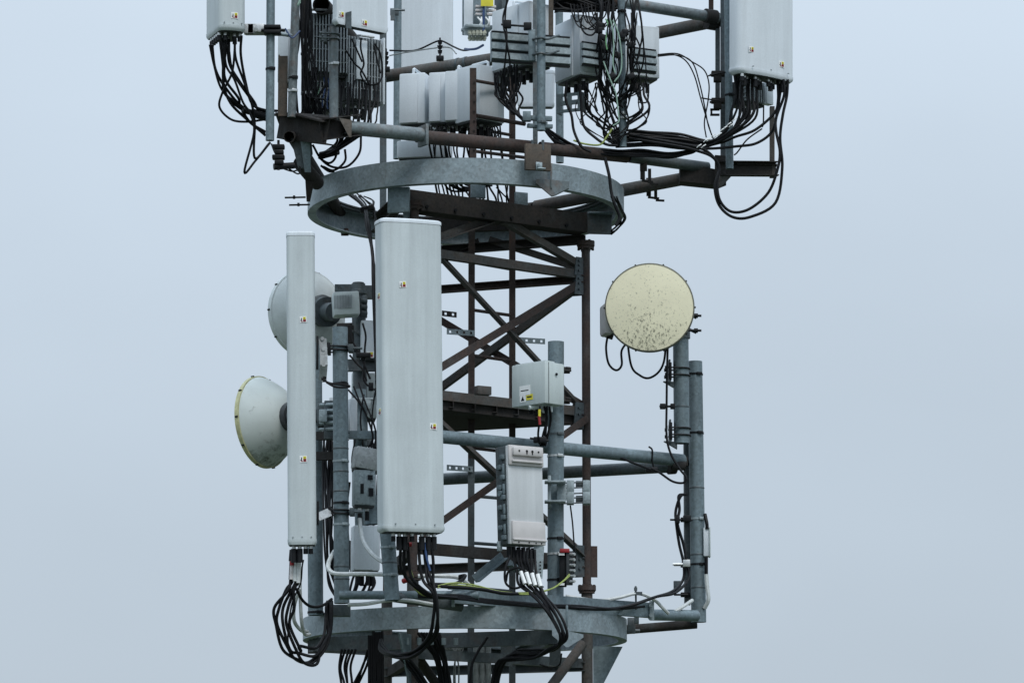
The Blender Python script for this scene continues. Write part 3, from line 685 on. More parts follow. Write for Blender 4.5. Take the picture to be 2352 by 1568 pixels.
def antenna(label, top, bot, wpx, depth, yaw, rf, bulge, conn=(), stick=(), mat='panel', tilt=0., screws=True):
    a, b = at(*top), at(*bot); h = (a - b).length; y0 = top[2]; w_ = wpx * sc(y0)
    c = (a + b) / 2; ax = (a - b).normalized()
    rot = Matrix.Rotation(yaw, 3, 'Z'); q = Vector((0, 0, 1)).rotation_difference(ax).to_matrix()
    T = thing('panel_antenna', label, 'antenna', c - ax * h / 2, rot=q @ rot)
    pl = plan(w_, depth, rf, bulge)
    part(T, 'radome', stack(MB(), pl, [(.03, 1.), (h - .028, 1.)], depth), mat, local=True)
    part(T, 'top_cap', stack(MB(), pl, [(h - .026, 1.02), (h - .010, 1.02), (h - .003, .99), (h, .94)], depth), 'panelw' if mat == 'panel' else mat, local=True)
    part(T, 'seam', stack(MB(), pl, [(h - .030, .995), (h - .024, .995)], depth), 'blackm', local=True)
    bc = part(T, 'bottom_cap', stack(MB(), pl, [(0.002, .9), (.0, .93), (.012, 1.0), (.022, 1.02), (.036, 1.02)], depth), mat, local=True)
    part(T, 'connector_plate', stack(MB(), pl, [(-.003, .88), (.006, .88)], depth), 'find', local=True)
    for (x, y, big) in conn:
        mb = MB().mat(0).cyl((x, y, -.002), (x, y, -.022), .012, 12).mat(1).cyl((x, y, -.02), (x, y, -.05 - .05 * big), .014 + .004 * big, 12)
        part(T, 'connector', mb, ['chrome', 'blackm'], local=True)
    if screws:
        mb = MB()
        for x in (-.32, 0, .32): mb.cyl((x * w_, -bulge * .9 + .004, .045), (x * w_, -bulge - .004, .045), .004, 8)
        part(T, 'screws', mb, 'fin', local=True)
    for x, py in stick:
        f = (bot[1] - py) / (bot[1] - top[1]); xl = x * w_; t = abs(2 * x)
        if abs(x) < .45: sticker(T, xl, h * f, -bulge * (1 - (t * w_ / (w_ - 2 * rf)) ** 2) - .0022 if t < .9 else .0)
        else: sticker(T, -w_ / 2 - .0012, h * f, depth * .45, rotm=Matrix.Rotation(R(-90), 3, 'Z'))
    return T, w_, h
A1, w1, h1 = antenna('broad pale grey antenna panel in front of the lattice mast', (946, 503, -1.78), (953, 1221, -1.78), 148, .13, R(21), .03, .012,
    conn=[(-.11, .07, 0), (-.07, .08, 1), (-.035, .08, 1), (.06, .05, 1), (.1, .05, 1), (.135, .05, 1), (.0, .05, 0)], stick=((-.17, 657), (.31, 980), (-.5, 682), (-.5, 947)))
A2, w2, h2 = antenna('narrow pale grey antenna panel covering parts of two dishes', (690, 531, -1.62), (694, 1250, -1.62), 65, .10, R(3), .028, .004,
    conn=[(-.05, .05, 1), (-.015, .05, 1), (.02, .05, 0), (.05, .05, 0)], stick=((.08, 736), (.06, 1056)))
A3, w3, h3 = antenna('upper left antenna panel cut by the photo edge with cables below', (536, -660, -1.75), (535, 70, -1.75), 66, .285, R(21), .045, .006,
    conn=[(-.065, .07 + .04 * k, 0) for k in range(5)] + [(-.03, .06, 0), (-.02, .12, 1), (.01, .15, 1), (.03, .07, 0), (.06, .06, 0), (.05, .13, 0)], stick=((.05, 37),), mat='panel')
A4, w4, h4 = antenna('upper right antenna panel with a row of cable sockets underneath', (1766, -560, -.55), (1766, 178, -.55), 172, .12, R(38), .055, .02,
    conn=[(-.2 + .037 * k, .03 + .02 * (k % 3), .4 * (k % 2)) for k in range(12)], stick=((-.33, 124), (.2, 144)), mat='panelw')
A5, w5, h5 = antenna('flat white panel bottom jutting above the finned radio unit', (833, -560, -1.72), (833, 66, -1.72), 150, .05, R(40), .008, .002,
    stick=((-.42, 44), (.03, 53)), mat='panelw', screws=False)
mb = MB().slab([(-w5 / 2 + .06, -.012, -.02), (-w5 / 2 + .1, -.012, -.02), (-w5 / 2 + .1, -.012, .09), (-w5 / 2 + .06, -.012, .075)], (0, .006, 0)); part(A5, 'hook_bracket', mb, 'galvd', local=True)
A6, w6, h6 = antenna('large flat blue white panel at the back of the headframe', (978, -420, 1.75), (978, 172, 1.75), 125, .07, R(-4), .01, .003, mat='panelw', screws=False)
A7, w7, h7 = antenna('second pale panel edge low behind the white radio units', (1232, 160, 1.4), (1230, 245, 1.4), 84, .07, R(-6), .01, .003, mat='panelw', screws=False)
# tilt brackets joining narrow panel and its pole
def arm(T, pts, wd, mat, name='tilt_bracket'):
    mb = MB()
    for p, q in zip(pts, pts[1:]):
        a, b = at(*p), at(*q); mb.prof([(-wd / 2, -.006), (wd / 2, -.006), (wd / 2, .006), (-wd / 2, .006)], a, b, (0, 1, 0))
    for p in pts: c = at(*p); mb.cyl(c + Vector((0, -.012, 0)), c + Vector((0, .02, 0)), .012, 8)
    return part(T, name, mb, mat)
arm(A2, [(741, 778, -1.4), (743, 802, -1.4), (744, 838, -1.4), (741, 872, -1.35)], .045, 'alu')
arm(A2, [(728, 1188, -1.4), (756, 1176, -1.3)], .05, 'alu')
mb = MB()
for k in range(4): mb.cyl(at(738 + 4 * (k % 2), 862 + 4 * k, -1.36), at(746 + 4 * (k % 2), 862 + 4 * k, -1.36), .009, 8)
part(A2, 'tilt_bracket_bolt', mb, 'blackm')
part(A2, 'back_rail', MB().box(at(729, 810, -1.42), (.012, .05, .2), None, .002).box(at(730, 1178, -1.42), (.012, .05, .14), None, .002), 'blackm')
# mast bracket of upper left panel
mb = MB().box(at(572, 68, -1.6), (.06, .05, .06), None, .004).box(at(588, 68, -1.6), (.10, .05, .06), None, .004).box(at(600, 68, -1.62), (.06, .06, .045), None, .004).cyl(at(565, 78, -1.6), at(640, 78, -1.6), .011, 8).cyl(at(588, 68, -1.63), at(588, 68, -1.66), .013, 8)
part(A3, 'mast_bracket', mb, 'alu')
mb = MB().box(at(626, 64, -1.64), (.1, .08, .02), None, .003).box(at(626, 76, -1.64), (.1, .08, .02), None, .003).cyl(at(600, 70, -1.66), at(655, 70, -1.66), .01, 8); part(A3, 'mast_clamp', mb, 'blackm')
mb = MB().cyl(at(640, 78, -1.6), at(668, 82, -1.45), .012, 8); part(A3, 'brace_rod', mb, 'galvl')

# ================================================================== microwave dishes
def dish(label, c, n, rad, back, mats, rimw=.03, bulge=.0, hub=True):
    n = Vector(n).normalized(); rot = n.to_track_quat('Z', 'Y').to_matrix()
    T = thing('microwave_dish', label, 'dish antenna', c, rot=rot)
    rd = []
    for i in range(11):
        t = i / 10; rd.append((rad * .985 * t + .0001, bulge * (1 - t * t) + .004))
    part(T, 'radome', MB().lathe(rd + [(rad * .99, -.004)], 72), mats[0], local=True)
    part(T, 'rim', MB().lathe([(rad * .985, .006), (rad, .005), (rad + .004, 0), (rad + .004, -rimw), (rad - .004, -rimw - .004)], 72), mats[1], local=True)
    part(T, 'reflector', MB().lathe([(rad - .002, -rimw)] + [(rad * (1 - k) ** .5 + .03 * k, -rimw - back * k) for k in [i / 12 for i in range(1, 13)]], 72), mats[2], local=True)
    mb = MB()
    for k in range(10):
        a = k * .628; p = Vector((math.cos(a) * (rad + .006), math.sin(a) * (rad + .006), -.012)); mb.cyl(p - Vector((0, 0, .012)), p + Vector((0, 0, .008)), .006, 6)
    part(T, 'rim_clips', mb, 'blackm', local=True)
    if hub: part(T, 'hub', MB().lathe([(.0001, -rimw - back - .05), (.07, -rimw - back - .05), (.1, -rimw - back - .03), (.1, -rimw - back + .005), (.06, -rimw - back + .03)], 40), 'galvd', local=True)
    return T
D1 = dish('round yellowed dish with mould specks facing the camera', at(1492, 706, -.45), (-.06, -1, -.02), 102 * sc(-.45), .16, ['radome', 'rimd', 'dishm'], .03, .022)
D2 = dish('white dish seen from behind beyond the narrow panel, upper left', at(701, 722, .35), (-.60, .80, .0), 101 * sc(.35), .15, ['dishw', 'dishw', 'dishw'], .035, .01)
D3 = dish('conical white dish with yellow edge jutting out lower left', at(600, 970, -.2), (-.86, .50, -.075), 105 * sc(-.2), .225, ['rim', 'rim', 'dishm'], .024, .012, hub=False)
# dish fittings
mb = MB().mat(0).box(at(1393, 735, -.25), (.06, .16, .2), Matrix.Rotation(R(10), 3, 'Z'), .02); part(D1, 'radio_box', mb, 'cover')
part(D1, 'radio_box_bracket', MB().box(at(1400, 770, -.2), (.05, .1, .03), Matrix.Rotation(R(20), 3, 'Y'), .004).cyl(at(1392, 764, -.22), at(1404, 776, -.22), .012, 8), 'dark')
mb = MB()
for py in (724, 758):
    mb.cyl(at(1560, py, -.1), at(1611, py + 1, -.1), .008, 8).cyl(at(1594, py + 1, -.1), at(1603, py + 1, -.1), .016, 6).cyl(at(1580, py - 3, -.06), at(1600, py + 6, -.06), .010, 6)
part(D1, 'mount_bolt', mb, 'blackm')
part(D1, 'mount_arm', MB().box(at(1530, 742, -.15), (.2, .1, .14), None, .01).cyl(at(1563, 742, .0) - Vector((0, 0, .1)), at(1563, 742, .0) + Vector((0, 0, .1)), .062, 20), 'galvd')
# upper left dish radio
part(D2, 'hub_plate', MB().cyl(at(752, 716, .12), at(742, 716, .2), .098, 32).cyl(at(768, 716, .02), at(752, 716, .12), .06, 24), 'galvd')
rb = part(D2, 'radio_box', MB().box(at(794, 700, -.25), (.165, .14, .15), Matrix.Rotation(R(8), 3, 'Z') @ Matrix.Rotation(R(-4), 3, 'Y'), .01), 'box')
mb = MB()
for k in range(12): mb.box(at(768 + 3.6 * k, 694 - k * .25, -.327), (.0045, .01, .085))
part(D2, 'radio_fins', mb, 'fin', rb)
mb = MB()
for k in range(3): mb.cyl(at(828, 690 + 14 * k, -.2), at(842, 692 + 14 * k, -.18), .016, 12)
mb.box(at(838, 704, -.15), (.03, .06, .14), None, .004); part(D2, 'radio_connectors', mb, 'galvd', rb)
part(D2, 'mount_arm', MB().cyl(at(775, 752, .0), at(830, 750, -.02), .028, 12).box(at(815, 770, -.03), (.1, .1, .12), None, .006), 'dark')
part(D3, 'hub_plate', MB().cyl(at(672, 957, -.36), at(684, 955, -.42), .1, 28), 'find')
part(D3, 'mount_arm', MB().cyl(at(670, 955, -.45), at(735, 953, -.6), .05, 16).box(at(744, 954, -.75), (.08, .1, .15), None, .008).box(at(756, 965, -.85), (.06, .06, .24), None, .006), 'galvd')
mb = MB()
for k in range(5): mb.cyl(at(735, 930 + 14 * k, -.85), at(768, 928 + 14 * k, -.9), .011, 8)
mb.box(at(742, 955, -.9), (.05, .04, .08), None, .008); part(D3, 'mount_bolt', mb, 'galvl')

# ================================================================== boxes and radio units
def radio(label, px, py0, py1, y, w_, d_, yaw, body='panelw', style='flat', conns=6, name='radio_unit', tilt=0., handles=1, group=None, cat='radio unit', stick=False):
    a, b = at(px, py0, y), at(px, py1, y); h = (a - b).length; c = b
    rot = Matrix.Rotation(tilt, 3, 'Y') @ Matrix.Rotation(yaw, 3, 'Z')
    T = thing(name, label, cat, c, rot=rot, group=group)
    part(T, 'housing', MB().box((0, d_ / 2, h / 2), (w_, d_, h), None, .008), 'find' if style == 'fins' else body, local=True)
    if style == 'fins' or style == 'finsback':
        mb = MB(); n = int(w_ / .019); yy = -.016 if style == 'fins' else d_ + .016
        for k in range(n): mb.box((-w_ / 2 + (k + .5) * w_ / n, yy, h / 2), (.0065, .034, h * .94))
        for k in range(1, 5): mb.box((0, yy + .004, h * k / 5), (w_, .024, .006))
        part(T, 'heatsink_fins', mb, 'fin', local=True)
    if style == 'flat':
        part(T, 'front_cover', MB().box((-w_ * .12, -.004, h / 2), (w_ * .7, .014, h * .97), None, .004), body, local=True)
        part(T, 'side_ribs', MB().box((w_ / 2 + .002, d_ * .3, h / 2), (.008, .01, h * .9)).box((w_ / 2 + .002, d_ * .7, h / 2), (.008, .01, h * .9)), body, local=True)
    part(T, 'bottom_panel', MB().box((0, d_ / 2, -.004), (w_ * .92, d_ * .9, .016), None, .003), 'find', local=True)
    for k in range(handles):
        xx = 0 if handles == 1 else (k - .5) * w_ * .7
        p = [(xx, .03, h - .01), (xx, .03, h + .03), (xx, .045, h + .037), (xx, d_ - .045, h + .037), (xx, d_ - .03, h + .03), (xx, d_ - .03, h - .01)]
        part(T, 'handle', MB().tube([Vector(q) for q in p], .009, 8), body, local=True)
    for k in range(conns):
        x = -w_ * .38 + w_ * .76 * (k + .5) / conns; yq = d_ * (.35 + .3 * (k % 2))
        mb = MB().mat(0).cyl((x, yq, -.008), (x, yq, -.03), .013, 10).mat(1).cyl((x, yq, -.028), (x, yq, -.085), .014, 10)
        part(T, 'connector', mb, ['chrome', 'blackm'], local=True)
    return T, w_, h
# white radio trio above the ring
G3 = 'white radio units in the row above the upper ring'
RA = radio('left white radio unit of the trio above the upper ring', 946, 168, 284, -.1, .175, .26, R(-16), group=G3, conns=4)
RB = radio('slim middle white radio unit of the trio above the upper ring', 1004, 166, 281, -.22, .11, .26, R(-14), group=G3, conns=3, handles=0)
RC = radio('right white radio unit of the trio beside the brown post', 1050, 162, 278, -.34, .165, .26, R(-14), group=G3, conns=4, handles=1)
RD = radio('deep white radio unit with its flank right of the brown post', 1128, 152, 278, -.42, .23, .22, R(42), group=G3, conns=6, handles=1)
post = thing('mounting_post', 'brown rusty angle post before the white radio trio', 'post', at(1087, 365, -.62))
part(post, 'angle_bar', MB().prof([(x - .02, y - .02) for x, y in angle(.042, .006)], at(1087, 372, -.62), at(1087, 158, -.62), (0, 1, 0)), 'rust')
mb = MB()
for k in range(8): mb.cyl(at(1089, 190 + 22 * k, -.64), at(1089, 190 + 22 * k, -.65), .006, 8)
part(post, 'bolt', mb, 'dark')
part(post, 'rail', MB().cyl(at(1094, 186, -.6), at(1150, 196, -.42), .011, 8), 'rust'); part(post, 'rail', MB().cyl(at(1094, 266, -.6), at(1205, 285, -.3), .014, 8), 'rust')
part(post, 'rail', MB().cyl(at(1094, 348, -.6), at(1205, 362, -.3), .011, 8), 'rust')
# finned radios at left
RE = radio('tall heatsink radio unit with vertical fins left of the rust pole', 752, 32, 172, -1.1, .25, .13, R(16), 'fin', 'fins', 0, handles=0)
part(RE[0], 'side_frame', MB().box((-.135, -.02, RE[2] * .3), (.02, .05, RE[2] * .5), None, .004).box((-.15, -.02, RE[2] * .5), (.03, .04, .03), None, .004).box((-.15, -.02, RE[2] * .1), (.03, .04, .03), None, .004), 'alu', local=True)
part(RE[0], 'top_handle', MB().tube([Vector(q) for q in ((-.11, .0, RE[2]), (-.11, .0, RE[2] + .02), (.1, 0, RE[2] + .025), (.1, 0, RE[2]))], .01, 8), 'alu', local=True)
RF = radio('second heatsink radio unit below the white panel bottom', 832, 86, 236, -1.0, .24, .14, R(30), 'panelw', 'fins', 7, handles=0)
part(RF[0], 'white_shield', MB().box((-.03, -.045, RF[2] * .62), (.075, .012, RF[2] * .6), None, .003), 'panelw', local=True)
part(RF[0], 'edge_strip', MB().box((.132, .02, RF[2] * .5), (.012, .12, RF[2] * 1.02), None, .003), 'panelw', local=True)
part(RF[0], 'top_handle', MB().tube([Vector(q) for q in ((-.06, -.05, RF[2] * .98), (-.06, -.09, RF[2] * .96), (.03, -.09, RF[2] * .96), (.03, -.05, RF[2] * .98))], .008, 8), 'alu', local=True)
RG = radio('dark radio unit in the gloom behind the left corner poles', 760, 175, 250, -.6, .32, .16, R(10), 'find', 'fins', 5, handles=0)
RH0 = radio('pale radio unit glimpsed behind the slim left poles', 655, 66, 190, -1.0, .1, .12, R(-10), 'panelw', 'flat', 2, handles=0)
# centre radios
RI = radio('white radio unit left of the centre top pole with cables under', 1172, 14, 156, -.55, .36, .2, R(-50), conns=8, handles=1)
RJ = radio('white radio unit between the centre pole and the cable tangle', 1304, 46, 182, -.45, .32, .17, R(-62), conns=5, handles=1)
part(RJ[0], 'side_cover', MB().box((.164, .09, RJ[2] * .5), (.012, .13, RJ[2] * .9), None, .004), 'panelw', local=True)
RK = radio('white radio unit right of the cable tangle under the pipe', 1466, 58, 176, -.25, .30, .2, R(20), conns=5, handles=1)
RL = radio('grey finned radio unit tucked under the upper right antenna panel', 1733, 188, 238, -.2, .2, .16, R(42), 'fin', 'fins', 2, handles=0)
part(RL[0], 'end_cover', MB().box((.09, -.03, RL[2] * .5), (.06, .05, RL[2]), None, .004), 'panelw', local=True)
RM = radio('pale radio unit low in shadow behind the upper ring front', 970, 322, 362, .3, .34, .2, R(-8), 'panelw', 'flat', 8, handles=0)
# ribbed rails
def rail(label, x0, x1, py, y0, y1, h=72):
    T = thing('mounting_rail', label, 'rail', at((x0 + x1) / 2, py + h / 2, (y0 + y1) / 2)); mb = MB()
    a, b = at(x0, py, y0), at(x1, py, y1); zz = (a.z + b.z) / 2; a.z = b.z = zz; H = h * sc(y0)
    part(T, 'back_plate', MB().prof([(0, -H / 2), (0, H / 2), (.02, H / 2), (.02, -H / 2)], a, b), 'galvl')
    for f in (-.40, -.08, .24):
        part(T, 'rib', MB().prof([(.042, f * H), (.042, f * H + H * .2), (.02, f * H + H * .23), (.02, f * H - H * .03)], a, b), 'galvl')
    for f in (-.145, .47, -.5, .175): part(T, 'groove', MB().prof([(.030, f * H), (.030, f * H + .010), (.02, f * H + .010), (.02, f * H)], a, b), 'blackm')
    return T
rail('ribbed steel rail crossing behind the centre top pole', 1126, 1306, 116, -.88, -.72)
rail('ribbed steel rail on the radio left of the cable tangle', 1332, 1392, 130, -.66, -.56, 56)
rail('ribbed steel rail on the radio right of the cable tangle', 1446, 1502, 142, -.5, -.42, 56)
U = thing('u_bolt_bracket', 'pair of clamp bolts fixing the ribbed rail to the centre pole', 'bracket', at(1240, 132, -.98))
mb = MB()
for py in (90, 125):
    mb.tube(smooth([at(1215, py + 4, -.92), at(1228, py, -.98), at(1243, py - 3, -1.03), at(1258, py, -.98), at(1284, py - 8, -.9)]), .007, 7)
part(U, 'u_bolt', mb, 'galvd'); part(U, 'clamp_plate', MB().box(at(1222, 105, -.95), (.045, .03, .2), None, .004), 'galv')
# bracket with square holes
HB = thing('hole_bracket', 'galvanised bracket with four square holes right of centre pole', 'bracket', at(1308, 262, -.5)); mb = MB()
c = at(1308, 236, -.5); W, H = .155, .125; rt = Matrix.Rotation(R(-25), 3, 'Z')
for xo, wd in ((-.068, .02), (0, .03), (.068, .02)): mb.box(c + rt @ Vector((xo, 0, .0)), (wd, .01, H), rt)
for zo, hh in ((-.052, .02), (0, .03), (.052, .02)): mb.box(c + rt @ Vector((0, .0005, zo)), (W, .009, hh), rt)
part(HB, 'plate', mb, 'galv'); part(HB, 'flange', MB().box(c + rt @ Vector((.083, .03, 0)), (.01, .07, H), rt), 'galvd'); part(HB, 'flange', MB().box(c + rt @ Vector((-.083, .03, 0)), (.01, .07, H * 1.02), rt), 'galv')
# cable distribution box with glands
JB = thing('junction_box', 'open grey junction box with yellow label and cream glands', 'junction box', at(1096, 72, -.3))
part(JB, 'back_panel', MB().box(at(1092, 20, -.28), (.17, .03, .36), Matrix.Rotation(R(15), 3, 'Z'), .004), 'galv')
part(JB, 'side_panel', MB().box(at(1076, 22, -.36), (.06, .012, .34), Matrix.Rotation(R(10), 3, 'Z'), .003), 'panelw')
part(JB, 'tray', MB().box(at(1096, 66, -.35), (.18, .14, .02), Matrix.Rotation(R(15), 3, 'Z'), .003), 'galvl')
mb = MB()
for k in range(2):
    for j in range(3): mb.box(at(1102 + 26 * k, 16 + 9 * j, -.38), (.06, .03, .014), Matrix.Rotation(R(12), 3, 'Z'), .002)
part(JB, 'terminal_block', mb, 'cover'); part(JB, 'yellow_label', MB().box(at(1119, 6, -.42), (.08, .004, .05)), 'yellow')
part(JB, 'blue_strip', MB().box(at(1111, 20, -.40), (.014, .02, .3)), 'blue')
part(JB, 'blue_lid', MB().box(at(1150, 8, -.25), (.04, .1, .12), Matrix.Rotation(R(30), 3, 'Z'), .003), 'galvd')
for k in range(5):
    part(JB, 'wire', MB().tube(smooth([at(1097 + 9 * k, 40, -.4), at(1101 + 9 * k + 4 * (-1) ** k, 52, -.41), at(1096 + 9 * k, 66, -.39)]), .006, 6), 'stw')
for k in range(5):
    for j in range(2):
        mb = MB().cyl(at(1079 + 8.5 * k, 70 + j * 12, -.4 + .05 * j), at(1080 + 8 * k, 81 + j * 13, -.4 + .05 * j), .011, 10).cyl(at(1079 + 8.5 * k, 74 + j * 12, -.4 + .05 * j), at(1079 + 8.5 * k, 78 + j * 12, -.4 + .05 * j), .0135, 8)
        part(JB, 'cable_gland', mb, 'cream')
# enclosure on the centre pole
EN = thing('equipment_cabinet', 'light grey weatherproof cabinet with warning label on the pole', 'cabinet', at(1252, 925, -.95), rot=Matrix.Rotation(R(-44), 3, 'Z'))
hh = (at(1252, 828, -.95) - at(1252, 925, -.95)).length; W, Dp = .285, .135
part(EN, 'body', MB().box((-W / 2, Dp / 2 + .04, hh / 2), (W * .98, Dp, hh * .985), None, .006), 'box', local=True)
lid = part(EN, 'door', MB().box((-W / 2, .017, hh / 2), (W, .034, hh), None, .006), 'box', local=True)
part(EN, 'door_gasket', MB().box((-W / 2, .0365, hh / 2), (W * .97, .006, hh * .97)), 'blackm', local=True)
mb = MB().mat(0).box((-W * .6, -.001, hh * .36), (.09, .003, .062)).mat(1).box((-W * .6, -.0028, hh * .36), (.065, .001, .006))
part(EN, 'paper_label', mb, ['stw', 'blackm'], lid, True)
mb = MB().mat(0).box((-W * .66, -.001, hh * .17), (.05, .003, .042)).mat(1).box((-W * .46, -.001, hh * .19), (.055, .003, .036)).mat(2).add([(-W * .66 - .016, -.003, hh * .17 - .014), (-W * .66 + .016, -.003, hh * .17 - .014), (-W * .66, -.003, hh * .17 + .017)], [(0, 1, 2)]).box((-W * .46, -.0028, hh * .205), (.042, .001, .004)).box((-W * .46, -.0028, hh * .185), (.036, .001, .004))
part(EN, 'warning_label', mb, ['stw', 'yellow', 'blackm'], lid, True)
mb = MB()
for zf in (.15, .85): mb.box((-W - .002, .03, hh * zf), (.012, .03, .03), None, .003)
mb.cyl((.001, .1, hh * .72), (.006, .1, hh * .72), .009, 10); part(EN, 'latch', mb, 'blackm', local=True)
for k in range(4):
    part(EN, 'cable_gland', MB().cyl((-W * .75 + .055 * k, .1, 0), (-W * .75 + .055 * k, .1, -.04), .014, 10), 'box' if k > 1 else 'blackm', local=True)
part(EN, 'rain_lip', MB().box((-W / 2, .06, hh + .003), (W * .9, .08, .008)), 'box', local=True)
mb = MB()
for py in (848, 918):
    mb.cyl(at(1262, py, -.72), at(1312, py + 3, -.7), .008, 6).box(at(1300, py + 2, -.68), (.05, .03, .04), None, .003).cyl(at(1300, py - 4, -.7), at(1312, py - 2, -.7), .008, 6)
part(EN, 'pole_clamp', mb, 'dark')
part(EN, 'mount_pipe', MB().cyl(at(1215, 936, -.85), at(1283, 928, -.8), .015, 10), 'box')
# aluminium radio on the centre pole
AR = thing('radio_unit', 'tilted bare aluminium radio unit strapped to the centre pole', 'radio unit', at(1200, 1252, -1.02), rot=Matrix.Rotation(R(-1.5), 3, 'Y') @ Matrix.Rotation(R(40), 3, 'Z'))
H = (at(1195, 1022, -1.02) - at(1200, 1252, -1.02)).length; W, Dp = .275, .105; ox = .04
part(AR, 'housing', MB().box((ox, Dp / 2 + .02, H / 2), (W * .97, Dp, H * .98), None, .006), 'galvd', local=True)
part(AR, 'front_sheet', MB().box((ox, .012, H * .5), (W, .022, H * .98), None, .004), 'alus', local=True)
mb = MB().box((ox, -.004, H * .895), (W, .02, H * .2), None, .008).box((ox, -.022, H * .93), (W * .86, .03, H * .085), None, .014).box((ox, -.02, H * .835), (W * .88, .022, H * .022), None, .006)
tc_ = part(AR, 'top_cover', mb, 'cover', local=True)
mb = MB()
for k in (-.28, -.06, .1, .28): mb.cyl((ox + k * W, -.036, H * .935), (ox + k * W, -.040, H * .935), .006 if abs(k) > .2 else .008, 10)
for k in (-.06, .1): mb.box((ox + k * W, -.0385, H * .925), (.007, .003, .026))
part(AR, 'key_slot', mb, 'blackm', tc_, True)
mb = MB().box((ox + .005, -.006, H * .125), (W * .95, .022, H * .23), None, .006).box((ox + .005, -.012, H * .055), (W * .95, .03, H * .02), None, .005)
bc_ = part(AR, 'bottom_cover', mb, 'cover', local=True)
mb = MB()
for k in (-.3, 0, .2, .36): mb.cyl((ox + k * W, -.016, H * .028), (ox + k * W, -.0195, H * .028), .005, 8)
part(AR, 'screw', mb, 'blackm', bc_, True)
mb = MB()
for k in range(9): mb.box((ox - W / 2 - .004, .05 + .03 * (k % 2), H * (.08 + .1 * k)), (.02, .035, .03), None, .004)
for k in range(4): mb.box((ox - W / 2 - .006, .04, H * (.16 + .2 * k)), (.014, .015, H * .1), None, .003)
mb.cyl((ox - W / 2 - .002, .07, H * .52), (ox - W / 2 - .02, .07, H * .52), .018, 14); part(AR, 'side_latches', mb, 'galv', local=True)
part(AR, 'mount_ear', MB().box((ox - W / 2 + .0, .1, H * .0), (.03, .02, .06), None, .004), 'galvl', local=True)
mb = MB().slab([at(1226, 1250, -.95), at(1250, 1254, -.93), at(1246, 1328, -.93), at(1226, 1326, -.95)], (0, .006, 0)); st = part(AR, 'perforated_strap', mb, 'galvl')
mb = MB()
for k in range(5):
    for j in range(2): mb.cyl(at(1231 + 10 * j, 1290 + 8 * k, -.951), at(1231 + 10 * j, 1290 + 8 * k, -.958), .0055, 8)
part(AR, 'strap_hole', mb, 'blackm', st)
for k in range(6): part(AR, 'connector', MB().cyl((ox - W * .36 + k * W * .14, .06, -.004), (ox - W * .36 + k * W * .14, .06, -.07), .014, 10), 'blackm', local=True)
mb = MB().box(at(1262, 1130, -.72), (.02, .08, .2), None, .004).box(at(1275, 1107, -.76), (.13, .1, .012), None, .003).box(at(1275, 1152, -.76), (.13, .1, .012), None, .003).box(at(1290, 1130, -.7), (.06, .02, .1), None, .003)
part(AR, 'pole_bracket', mb, 'galvl')
for x in (1310, 1347):
    part(AR, 'clamp_jaw', MB().box(at(x, 1118, -.66), (.045, .09, .075), None, .003).box(at(x, 1144, -.66), (.045, .09, .075), None, .003), 'galvl')
mb = MB()
for py in (1106, 1118, 1131, 1141, 1153): mb.cyl(at(1290, py + 3, -.70), at(1356, py, -.70), .0045, 8)
for py in (1112, 1146): mb.box(at(1330, py, -.66), (.04, .05, .04), None, .003)
part(AR, 'clamp_bolt', mb, 'galvd')
# earth bar
EB = thing('earth_bar', 'black earthing bar with red cover and studs on the pole', 'earth bar', at(1300, 1345, -.66))
part(EB, 'backing', MB().box(at(1293, 1306, -.70), (.045, .05, .22), None, .004), 'blackm'); part(EB, 'bar', MB().box(at(1308, 1304, -.74), (.04, .02, .21), None, .003), 'find')
part(EB, 'red_cover', MB().box(at(1297, 1264, -.745), (.06, .03, .025), None, .004), 'red'); mb = MB()
for k in range(6): mb.cyl(at(1310, 1272 + 12.5 * k, -.75), at(1320, 1272 + 12.5 * k, -.78), .009, 8)
part(EB, 'stud', mb, 'chrome'); mb = MB()
for py in (1272, 1341): mb.box(at(1290, py, -.745), (.035, .01, .014))
part(EB, 'white_tie', mb, 'stw')
# box on far right pole
SB = thing('splice_box', 'slim pale box on the right side of the tallest pole', 'box', at(1624, 1278, .18))
part(SB, 'case', MB().box(at(1623, 1245, .18), (.045, .08, .185), None, .006), 'panelw'); part(SB, 'lip', MB().box(at(1630, 1245, .17), (.008, .09, .19), None, .002), 'box')
# units between panels, lower left
RN = radio('pale unit with warning sticker behind the broad panel edge', 850, 735, 822, -.2, .12, .1, R(4), 'panelw', 'flat', 0, handles=0)
sticker(RN[0], .0, .02, -.014)
RO = radio('tall pale unit behind the broad panel below the channel', 836, 855, 960, .1, .16, .1, R(4), 'box', 'flat', 0, handles=0)
RP = radio('narrow pale box at the right of the pole beside broad panel', 811, 915, 992, -.7, .05, .1, R(15), 'panelw', 'flat', 0, handles=0)
RQ = radio('bright aluminium radio unit tilted behind the broad panel', 845, 1028, 1078, -1.05, .17, .1, R(18), 'alu', 'flat', 2, handles=0, tilt=R(8))
RR = radio('grey clamp unit with slots behind the broad panel', 838, 1078, 1160, -1.05, .13, .1, R(12), 'galvl', 'flat', 2, handles=0)
part(RR[0], 'slot', MB().box((.03, -.012, .17), (.03, .008, .03)).box((-.02, -.012, .1), (.02, .008, .06)).box((.035, -.012, .08), (.03, .008, .05)), 'blackm', local=True)
RS = radio('pale lower radio unit between the two galvanised poles', 842, 1206, 1310, -1.0, .16, .12, R(12), 'panelw', 'flat', 4, handles=0)
RT = radio('dark small unit behind the pole at the lower left', 808, 1240, 1300, -.6, .06, .1, 0, 'find', 'flat', 0, handles=0)
RU = radio('pale unit bottom beside the left dish mount', 772, 912, 948, -.4, .09, .1, R(-5), 'panelw', 'flat', 0, handles=0)

